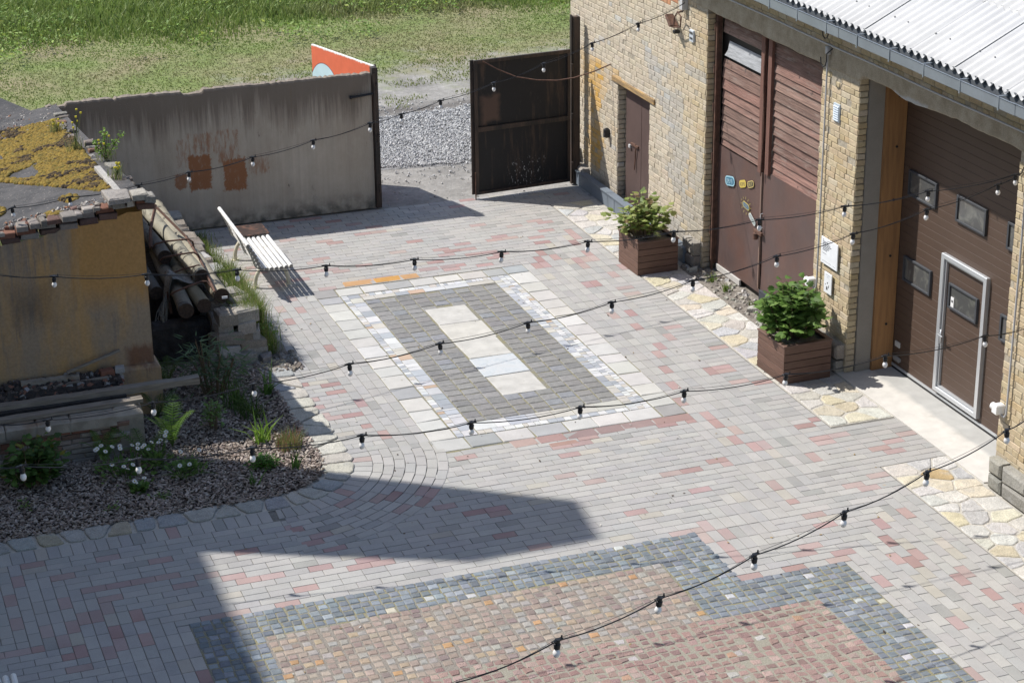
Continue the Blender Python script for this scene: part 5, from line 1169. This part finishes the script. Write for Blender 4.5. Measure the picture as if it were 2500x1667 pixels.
shrub('potted_bush', 'dense dark green bush filling the nearer planter by the brick pier', 'bush', (12.64, 23.66), .44, .42, .78, 1200, .115, GR, [4, 4, 3, 3], .52, 30, 5, 'bushes in the planters')
def fern(name, label, c, h, nf, z=0., cols=((.10, .19, .04), (.15, .26, .05)), spread=.5):
    t = thing(name, label, 'fern', (c[0], c[1], z), 'ferns in the bed')
    for f_ in range(nf):
        mb = MB(); a = 2*math.pi*f_/nf+rng.uniform(-.3, .3); hh = h*rng.uniform(.75, 1.1); sp2 = spread*rng.uniform(.6, 1.2); P = []
        for u in np.linspace(0, 1, 22): P.append(np.array([c[0]+math.cos(a)*sp2*hh*u**1.5, c[1]+math.sin(a)*sp2*hh*u**1.5, z+hh*(u-.28*u**3)]))
        mb.tube(P, .004, 4, cols[0]); P = np.array(P); TT = np.gradient(P, axis=0); L = []; D = []; Sz = []
        for i in range(3, 22):
            sd = np.cross(TT[i], (0, 0, 1.)); sd /= np.linalg.norm(sd)+1e-9; ww = hh*.17*math.sin(math.pi*min(1, (i/21)*.95+.03))**.7
            for s in (-1, 1): L.append(P[i]); D.append(sd*s+TT[i]/np.linalg.norm(TT[i])*.35); Sz.append(ww)
        D = np.array(D); D /= np.linalg.norm(D, axis=1)[:, None]; k = len(L); nr = np.cross(D, np.array([math.cos(a)*.5, math.sin(a)*.5, .4])); R = np.stack([D, np.cross(nr, D)/(np.linalg.norm(np.cross(nr, D), axis=1)[:, None]+1e-9), nr], 2)
        V = [(0, -.055, 0), (.5, -.065, -.04), (1, 0, -.16), (.5, .065, -.04), (0, .055, 0)]
        Yx = TT[np.repeat(np.arange(3, 22), 2)]; Yx = Yx/np.linalg.norm(Yx, axis=1)[:, None]; Zx = np.cross(D, Yx); R = np.stack([D, Yx, Zx], 2)
        inst(mb, V, [(0, 1, 2, 3, 4)], np.array(L), R, np.array(Sz), pal(k, cols, [1, 1], .06, .12)); mb.build('frond', m_leaf, t)
    return t
fern('fern', 'brightest upright fern in the middle of the bed right of the ruined wall', (4.02, 24.2), .85, 7, 0, ((.10, .18, .04), (.14, .24, .05)), .45)
fern('fern', 'pale fern growing against the face of the ruined wall behind the daisies', (3.12, 24.02), .6, 6)
fern('fern', 'spreading fern in front of the rendered end of the ruined wall', (3.62, 23.95), .6, 7, 0, ((.08, .15, .035), (.12, .2, .05)), .9)
fern('fern', 'fern at the foot of the black recess under the logs', (4.35, 26.2), .62, 6, 0, ((.09, .15, .035), (.12, .2, .05)), .5)
fern('fern', 'dark fern just below the poking end of the longest plank', (4.02, 25.2), .5, 6, 0, ((.06, .12, .03), (.09, .16, .04)), .7)
fern('fern', 'small flat fern right of the daisies in the mulch', (3.95, 23.2), .3, 7, 0, ((.08, .14, .03), (.10, .18, .04)), 1.6)
def tuft(name, label, cat, c, r_, nb, h, wd, cols, wts, z=0., lean=.8, group=None):
    mb = MB(); a = rng.uniform(0, 2*math.pi, nb); q = r_*np.sqrt(rng.random(nb)); k = nb; mat = pal(k, cols, wts, .07, .14)
    blades(mb, c[0]+q*np.cos(a), c[1]+q*np.sin(a), h*rng.uniform(.5, 1.1, k), wd*rng.uniform(.7, 1.2, k), mat, z, lean)
    return tag(mb.build(name, m_leaf, None, False, (c[0], c[1], z)), label, cat, group)
IR = [(.09, .18, .04), (.13, .24, .05), (.07, .14, .035)]; gg = 'strap leaved plants in the bed'
tuft('iris_clump', 'strap leaved clump by the stone edging at the top of the bed', 'iris', (5.58, 25.5), .07, 22, .38, .016, IR, [3, 2, 2], 0, 1.2, gg)
tuft('iris_clump', 'wide dark grassy clump between the upper clump and the bright one', 'iris', (5.2, 24.85), .2, 90, .35, .009, [(.06, .11, .03), (.08, .13, .03)], [1, 1], 0, 1.5, gg)
tuft('iris_clump', 'bright yellow green blade clump just behind the round green plant', 'iris', (5.15, 23.95), .1, 22, .42, .015, [(.20, .32, .05), (.14, .24, .04)], [2, 1], 0, 1.3, gg)
tuft('iris_clump', 'tall thin grassy clump right of the butterfly bush', 'iris', (5.05, 25.2), .14, 50, .5, .009, [(.07, .13, .03), (.1, .17, .04)], [1, 1], 0, .9, gg)
tuft('iris_clump', 'tiny spiky clump near the front edging below the round green plant', 'iris', (4.75, 22.75), .07, 16, .2, .01, IR, [3, 2, 2], 0, 1.6, gg)
tuft('iris_clump', 'small upright clump at the right edge of the mulch beside the edging stones', 'iris', (5.35, 23.0), .04, 12, .3, .013, IR, [3, 2, 2], 0, .8, gg)
tuft('grass_clump', 'reddish and green fine grass tuft in the sunlit corner of the bed', 'grass', (5.42, 23.65), .17, 300, .28, .004, [(.17, .22, .06), (.30, .15, .10), (.22, .24, .09)], [4, 3, 3], 0, .8)
shrub('sedum', 'compact round bright green plant in the sunny patch of mulch', 'plant', (4.98, 23.2), .19, .19, .22, 700, .04, [(.09, .20, .03), (.12, .26, .04), (.07, .15, .025)], [3, 3, 2], 0, 30, 1)
shrub('butterfly_bush', 'arching narrow leaved dark green shrub at the top of the bed below the logs', 'shrub', (4.9, 25.75), .34, .28, .95, 420, .15, [(.08, .13, .06), (.10, .16, .07), (.13, .19, .09)], [3, 3, 2], 0, 14, 2)
shrub('currant_bush', 'bushy green shrub with yellowing leaves against the left of the ruined wall', 'shrub', (2.2, 23.75), .34, .28, .7, 560, .09, [(.07, .14, .03), (.10, .18, .04), (.05, .10, .025), (.22, .22, .04)], [4, 3, 3, .5], 0, 18, 5)
shrub('young_shrub', 'small airy light green sapling in the middle of the mulch', 'shrub', (4.62, 24.55), .17, .17, .6, 190, .06, [(.13, .22, .05), (.17, .27, .08)], [1, 1], 0, 9, 1)
shrub('seedling', 'low green seedling in the mulch left of the round green plant', 'seedling', (4.1, 23.55), .12, .12, .15, 40, .05, GR, [4, 4, 3, 3], 0, 6, 1, 'seedlings in the mulch')
shrub('seedling', 'tiny seedling near the front edging under the daisies', 'seedling', (3.6, 22.85), .1, .1, .1, 36, .05, GR, [4, 4, 3, 3], 0, 6, 1, 'seedlings in the mulch')
shrub('seedling', 'small leafy weed near the left front corner of the bed', 'seedling', (2.0, 23.1), .1, .1, .12, 36, .05, GR, [4, 4, 3, 3], 0, 6, 1, 'seedlings in the mulch')
shrub('seedling', 'small weed by the edging in the front left part of the bed', 'seedling', (2.95, 22.7), .1, .1, .12, 34, .05, GR, [4, 4, 3, 3], 0, 6, 1, 'seedlings in the mulch')
def daisy(name, label, c, r_, h, nf, seed, pts=None):
    t = thing(name, label, 'daisies', (c[0], c[1], 0), 'daisy clumps'); rr4 = random.Random(seed); mb = MB()
    for i in range(nf):
        e = np.array([c[0]+rr4.uniform(-r_, r_), c[1]+rr4.uniform(-r_, r_)*.8, h*rr4.uniform(.55, 1.1)]); b = np.array([c[0]+(e[0]-c[0])*.4, c[1]+(e[1]-c[1])*.4, 0]); mb.tube([b, (b+e)/2+[0, 0, .03], e], .004, 4, (.10, .16, .04))
        fl = MB(); nrm = np.array([rr4.uniform(-.4, .6), rr4.uniform(-.9, .1), 1.]); nrm /= np.linalg.norm(nrm); ux = np.cross(nrm, (0, 1, .2)); ux /= np.linalg.norm(ux); uy = np.cross(nrm, ux)
        for q in range(11):
            a = 2*math.pi*q/11; d = ux*math.cos(a)+uy*math.sin(a); s = -ux*math.sin(a)+uy*math.cos(a); R = .034
            fl.add([e+d*.008-s*.004, e+d*R*.6-s*.0075+nrm*.004, e+d*R, e+d*R*.6+s*.0075+nrm*.004, e+d*.008+s*.004], [(0, 1, 2, 3, 4)], (.80, .80, .78))
        fl.tube([e, e+nrm*.006], [.009, .006], 8, (.6, .42, .03)); fl.build('flower', m_leaf, t)
    k = 120; a = rng.uniform(0, 6.28, k); q = r_*1.1*rng.random(k); inst(mb, *leaf_shape(1), np.c_[c[0]+q*np.cos(a), c[1]+q*np.sin(a), rng.uniform(.03, h*.45, k)], orientR(np.c_[np.cos(a), np.sin(a), rng.uniform(.1, 1.2, k)]), rng.uniform(.05, .1, k), pal(k, GR, [3, 3, 2, 3]))
    mb.build('stalks', m_leaf, t)
daisy('daisy_plant', 'largest clump of white daisies in front of the ruined wall', (3.3, 23.55), .34, .42, 17, 1)
daisy('daisy_plant', 'daisies standing beside the rendered end of the ruined wall', (3.72, 23.7), .17, .5, 7, 2)
daisy('daisy_plant', 'pair of white daisies low in the mulch in front of the largest clump', (3.38, 23.05), .07, .2, 3, 3)
daisy('daisy_plant', 'few daisies spread to the right of the largest clump', (4.05, 23.4), .22, .25, 4, 4)
wt = tuft('wild_grass', 'wild green and straw coloured grass growing on the rubble wall beside the bench', 'grass', (5.85, 28.6), .01, 2, .1, .004, [(.2, .22, .08)], [1])
mb = MB(); k = 9000; Y = 26.9+5.6*rng.random(k)**1.5; X = 5.93+rng.normal(0, .13, k)+.03*np.sin(Y*3)-(Y < 28)*.12; dn_ = vn(Y, Y*0, 1.5, 5) > .25; dn_ |= Y < 29.5; X, Y = X[dn_], Y[dn_]; k = len(X)
zb = np.where((X < 5.9) & (Y < 29), .52, .0); hh = np.where(Y < 30.2, .36, .18)*rng.uniform(.4, 1.2, k)
blades(mb, X, Y, hh, .0045*rng.uniform(.7, 1.3, k), pal(k, [(.20, .26, .06), (.14, .21, .04), (.30, .27, .14), (.09, .15, .03)], [4, 4, 2.5, 2], .07, .14), zb, .8)
k = 700; Y = rng.uniform(26.8, 29.3, k); X = 5.93+rng.normal(0, .09, k); inst(mb, *leaf_shape(1), np.c_[X, Y, rng.uniform(.05, .5, k)], rotmats(k, .8), rng.uniform(.025, .06, k), pal(k, [(.11, .19, .04), (.16, .25, .05), (.25, .24, .05)], [3, 3, 1]))
bpy.data.objects.remove(wt); o = mb.build('wild_grass', m_leaf, None, False, (5.9, 28.5, 0)); struct(o, 'stuff'); 
def roofweed(c, h, label, kind=0, name='roof_weed'):
    z = rz(*c)
    t = thing(name, label, 'weed', (c[0], c[1], z), 'weeds on the shed roof'); mb = MB()
    for i in range(7):
        a = rng.uniform(0, 6.28); e = np.array([c[0]+.12*h*math.cos(a)*2, c[1]+.24*h*math.sin(a), z+h*rng.uniform(.6, 1.05)]); mb.tube([(c[0], c[1], z), (np.array([c[0], c[1], z])+e)/2+[.01, 0, .02], e], .0045, 4, (.15, .19, .08))
        mb.blocks([e], (.014, .014, .012), [(.62, .55, .06)], .004)
    k = 70; a = rng.uniform(0, 6.28, k); q = rng.uniform(0, .14, k); blades(mb, c[0]+q*np.cos(a), c[1]+q*np.sin(a), rng.uniform(.1, .28, k), .004*np.ones(k), pal(k, [(.18, .22, .07), (.28, .25, .13)], [2, 1]), z, .7)
    if kind:
        L = []; 
        for s, (dx, dh) in enumerate(((.0, .42), (.2, .36), (-.13, .26))):
            P = [np.array([c[0]+dx*u*1.2, c[1], z+dh*u+.08*u*(1-u)]) for u in np.linspace(0, 1, 8)]; mb.tube(P, .006, 4, (.12, .09, .05))
            for p in P[2:]:
                for r5 in range(7): L.append(p+rng.normal(0, .025, 3))
        L = np.array(L); inst(mb, *leaf_shape(1), L, rotmats(len(L), 1.), rng.uniform(.04, .065, len(L)), pal(len(L), [(.16, .27, .05), (.24, .36, .08)], [1, 1]))
    mb.build('sprig', m_leaf, t)
roofweed((3.8, 29.4), .62, 'tallest thin yellow flowering weed on the far part of the roof edge')
roofweed((4.08, 28.3), .35, 'leafy bright green sapling with yellow flowers on the shed roof edge', 1)
roofweed((4.0, 27.0), .25, 'short straw coloured weed on the roof edge near the front corner')
roofweed((3.75, 31.0), .2, 'low straw coloured weed on the roof edge farthest back')
for i, (x, y) in enumerate(((13.2, 27.4), (13.22, 26.9), (13.3, 26.1), (13.15, 25.2))):
    tuft('weed_tuft', ['small weed tuft in the dirt nearest the farther planter, at the barn door foot', 'leafy weed tuft below the left leaf of the barn door', 'weed tuft in front of the middle of the barn door', 'weed tuft at the barn door foot nearest the nearer planter'][i], 'weed', (x, y), .08, 40, .12, .008, [(.12, .19, .04), (.22, .2, .08)], [3, 1], 0, 1.3, 'weeds at the barn door foot')
mb = MB(); k = 130; X = rng.uniform(13.0, 13.45, k); Y = rng.uniform(24.4, 28.2, k); pebbles(mb, X, Y, np.full(k, .01), .01, .05, pal(k, [(.4, .38, .33), (.25, .22, .19), (.5, .48, .44)], [3, 2, 1])); rocks(mb, [(13.2, 26.0, .03, .07, .05, .04), (13.12, 27.9, .03, .06, .05, .03), (13.25, 25.6, .02, .06, .04, .03)], [(.45, .43, .39)], [1]); struct(mb.build('rubble_by_door', m_stone), 'stuff')
# fallen leaves and specks on the paving
mb = MB(); k = 170; X = rng.uniform(4, 12.2, k); Y = rng.uniform(15.5, 32.5, k); inst(mb, *leaf_shape(1), np.c_[X, Y, np.full(k, .008)], rotmats(k, .3), rng.uniform(.015, .045, k), pal(k, [(.09, .06, .04), (.28, .2, .1), (.5, .48, .44)], [3, 2, 1.5])); struct(mb.build('fallen_leaves', m_stuff), 'stuff')

# ================================================================== STRING LIGHTS
n = N('opal_bulb'); n.fin((.78, .76, .74), .25, spec=.5); n.b.inputs['Subsurface Weight'].default_value = 0.; m_bulb = n.m
BT = []; nseg = 8
for i, (rr6, zz6) in enumerate(((.012, -.058), (.016, -.066), (.023, -.078), (.0275, -.092), (.0275, -.102), (.022, -.118), (.012, -.128), (.001, -.131))):
    BT += [(rr6*math.cos(2*math.pi*j/nseg), rr6*math.sin(2*math.pi*j/nseg), zz6) for j in range(nseg)]
BF = [(i*nseg+j, i*nseg+(j+1) % nseg, (i+1)*nseg+(j+1) % nseg, (i+1)*nseg+j) for i in range(7) for j in range(nseg)]
bulb_me = None; hold_me = None
def strand(label, P0, P1, caps, start, end, ext0, ext1):
    t = thing('string_light', label, 'string lights', tuple(onV(*caps[0], P0, P1)), 'festoon strings across the yard')
    A = [np.array(ext0, float)]+[onV(*p, P0, P1) for p in [start]+caps+[end]]+[np.array(ext1, float)]
    pts = []
    for i in range(len(A)-1):
        a, b = A[i], A[i+1]; L = np.linalg.norm(b-a)
        for u in np.linspace(0, 1, 9)[:-1]: p = a*(1-u)+b*u; p = p-np.array([0, 0, .035*min(1.5, L)*4*u*(1-u)]); pts.append(p)
    pts.append(A[-1]); MB().tube(pts, .0055, 6, (1, 1, 1), 0, False).build('cable', m_black, t, True)
    w0 = [p+np.array([0, 0, .018+.014*math.sin(i*.4)]) for i, p in enumerate(pts)]; MB().tube(w0, .0022, 4, (.2, .2, .2), 0, False).build('steel_wire', m_black, t, True)
    global bulb_me, hold_me
    for p in A[2:-2]:
        d = A[-2]-A[1]; d /= np.linalg.norm(d)
        if hold_me is None:
            hb = MB().tube([(0, 0, .012), (0, 0, -.02), (0, 0, -.024), (0, 0, -.062)], [.02, .02, .026, .022], 10); hb.box((-.05, -.011, -.008), (.05, .011, .010), (1, 1, 1), 0, .004); hb.box((.035, -.004, .0), (.045, .004, .03))
            ho = hb.build('lamp_holder', m_black); hold_me = ho.data; bpy.data.objects.remove(ho)
            bo_ = MB().many(np.array([BT]), BF, [(1, 1, 1)]).build('bulb', m_bulb, None, True); bulb_me = bo_.data; bpy.data.objects.remove(bo_)
        h2 = bpy.data.objects.new('lamp_holder', hold_me); COL.objects.link(h2); h2.parent = t; h2.location = Vector(p)-t.location; h2.rotation_euler = (rng.uniform(-.12, .12), rng.uniform(-.1, .1), math.atan2(d[1], d[0]))
        b2 = bpy.data.objects.new('bulb', bulb_me); COL.objects.link(b2); b2.parent = h2
strand('farthest light string, from the shed roof corner past the gates to the floodlight', (4.0, 26.0), (13.2, 28.6), [(29, 508), (170, 482), (339, 452), (462, 421), (617, 384), (765, 343), (904, 301), (980, 279), (1076, 246), (1206, 203), (1328, 156), (1446, 106), (1559, 58)], (0, 520), (1672, 8), (-.5, 25.2, 2.6), (13.24, 28.8, 4.2))
strand('second light string from the far end, crossing over the bench and far planter', (1.85, 21.5), (13.2, 19.4), [(132, 675), (357, 670), (578, 659), (796, 649), (1012, 634), (1225, 615), (1436, 590), (1646, 566), (1855, 537), (2063, 504), (2267, 467), (2479, 427)], (0, 672), (2495, 423), (-5.8, 22.9, 4.6), (13.28, 19.38, 4.1))
strand('middle light string, crossing over the pale centre slabs', (1.4, 18.4), (13.2, 19.45), [(116, 1025), (374, 983), (619, 938), (853, 889), (1074, 839), (1289, 788), (1494, 738), (1692, 685), (1897, 626), (2084, 571), (2264, 512), (2437, 451)], (0, 1038), (2490, 428), (-5.8, 17.76, 4.2), (13.28, 19.4, 4.05))
strand('light string crossing in front of the daisies and the garage door', (1.2, 15.8), (13.2, 18.2), [(52, 1138), (335, 1121), (616, 1094), (884, 1063), (1151, 1032), (1417, 994), (1671, 955), (1920, 914), (2162, 869), (2404, 820)], (0, 1143), (2500, 803), (-5.8, 14.4, 4.6), (13.28, 18.2, 3.1))
strand('nearest light string, running diagonally up from the red cobbles', (3.3, 11), (9.8, 14), [(1361, 1563), (1611, 1460), (1842, 1355), (2062, 1250), (2264, 1152), (2458, 1050)], (1116, 1665), (2500, 1028), (-4, 7.6, 3.9), (13.28, 15.6, 4.3))

# ================================================================== unseen shadow casters left of the view, shaped to shade the yard
n = N('caster_render'); c = n.scale((.42, .38, .32), n.mr(n.noise(1.5, 5), .3, .7, .85, 1.1)); m_nb = n.fin(c, .9, n.noise(20, 4), .3, .02)
nb = thing('shading_building', 'unseen tall building left of the yard, placed to cast the bottom left shade', 'building', (-9, 12, 0))
xe = 3.79-.607*16
mb = MB().box((xe-8, -12, 0), (xe, 21.95+.455*16, 16)); mb.build('wall', m_nb, nb)
rf2 = MB().add([(xe+.0, -12, 16.0), (xe+.0, 29.2, 16.0), (xe-4, 29.2, 19), (xe-4, -12, 19), (xe-8.2, 29.2, 16), (xe-8.2, -12, 16)], [(0, 1, 2, 3), (3, 2, 4, 5), (1, 4, 2)]); rf2.build('roof', m_felt, nb)
# chimney stack, unseen, added and tapered to cast the tongue of shadow
ck = thing('shadow_stack', 'unseen tapered chimney beside the neighbouring building, outside the picture', 'caster', (-1.9, 27, 0))
def unsh(x, y, z): return (x-.607*z, y+.455*z, z)
A = [unsh(8.35, 20.89, 15), unsh(8.22, 19.85, 15)]; B = [unsh(4.4, 23.7, 8.5), unsh(4.4, 21.75, 8.5)]
V = []
for (x0_, y1_), (x1_, y0_), z in (((A[0][0], A[0][1]), (A[1][0], A[1][1]), 15.), ((A[0][0], B[0][1]), (A[1][0], B[1][1]), 8.5), ((A[0][0], B[0][1]), (A[1][0], B[1][1]), 0.)):
    V += [(x0_, y1_, z), (x1_, y0_, z), (x1_-1.6, y0_, z), (x0_-1.6, y1_, z)]
MB().add(V, [(0, 1, 2, 3)]+[(i, 4+i, 4+(i+1) % 4, (i+1) % 4) for i in range(4)]+[(4+i, 8+i, 8+(i+1) % 4, 4+(i+1) % 4) for i in range(4)]).build('stack', m_nb, ck)
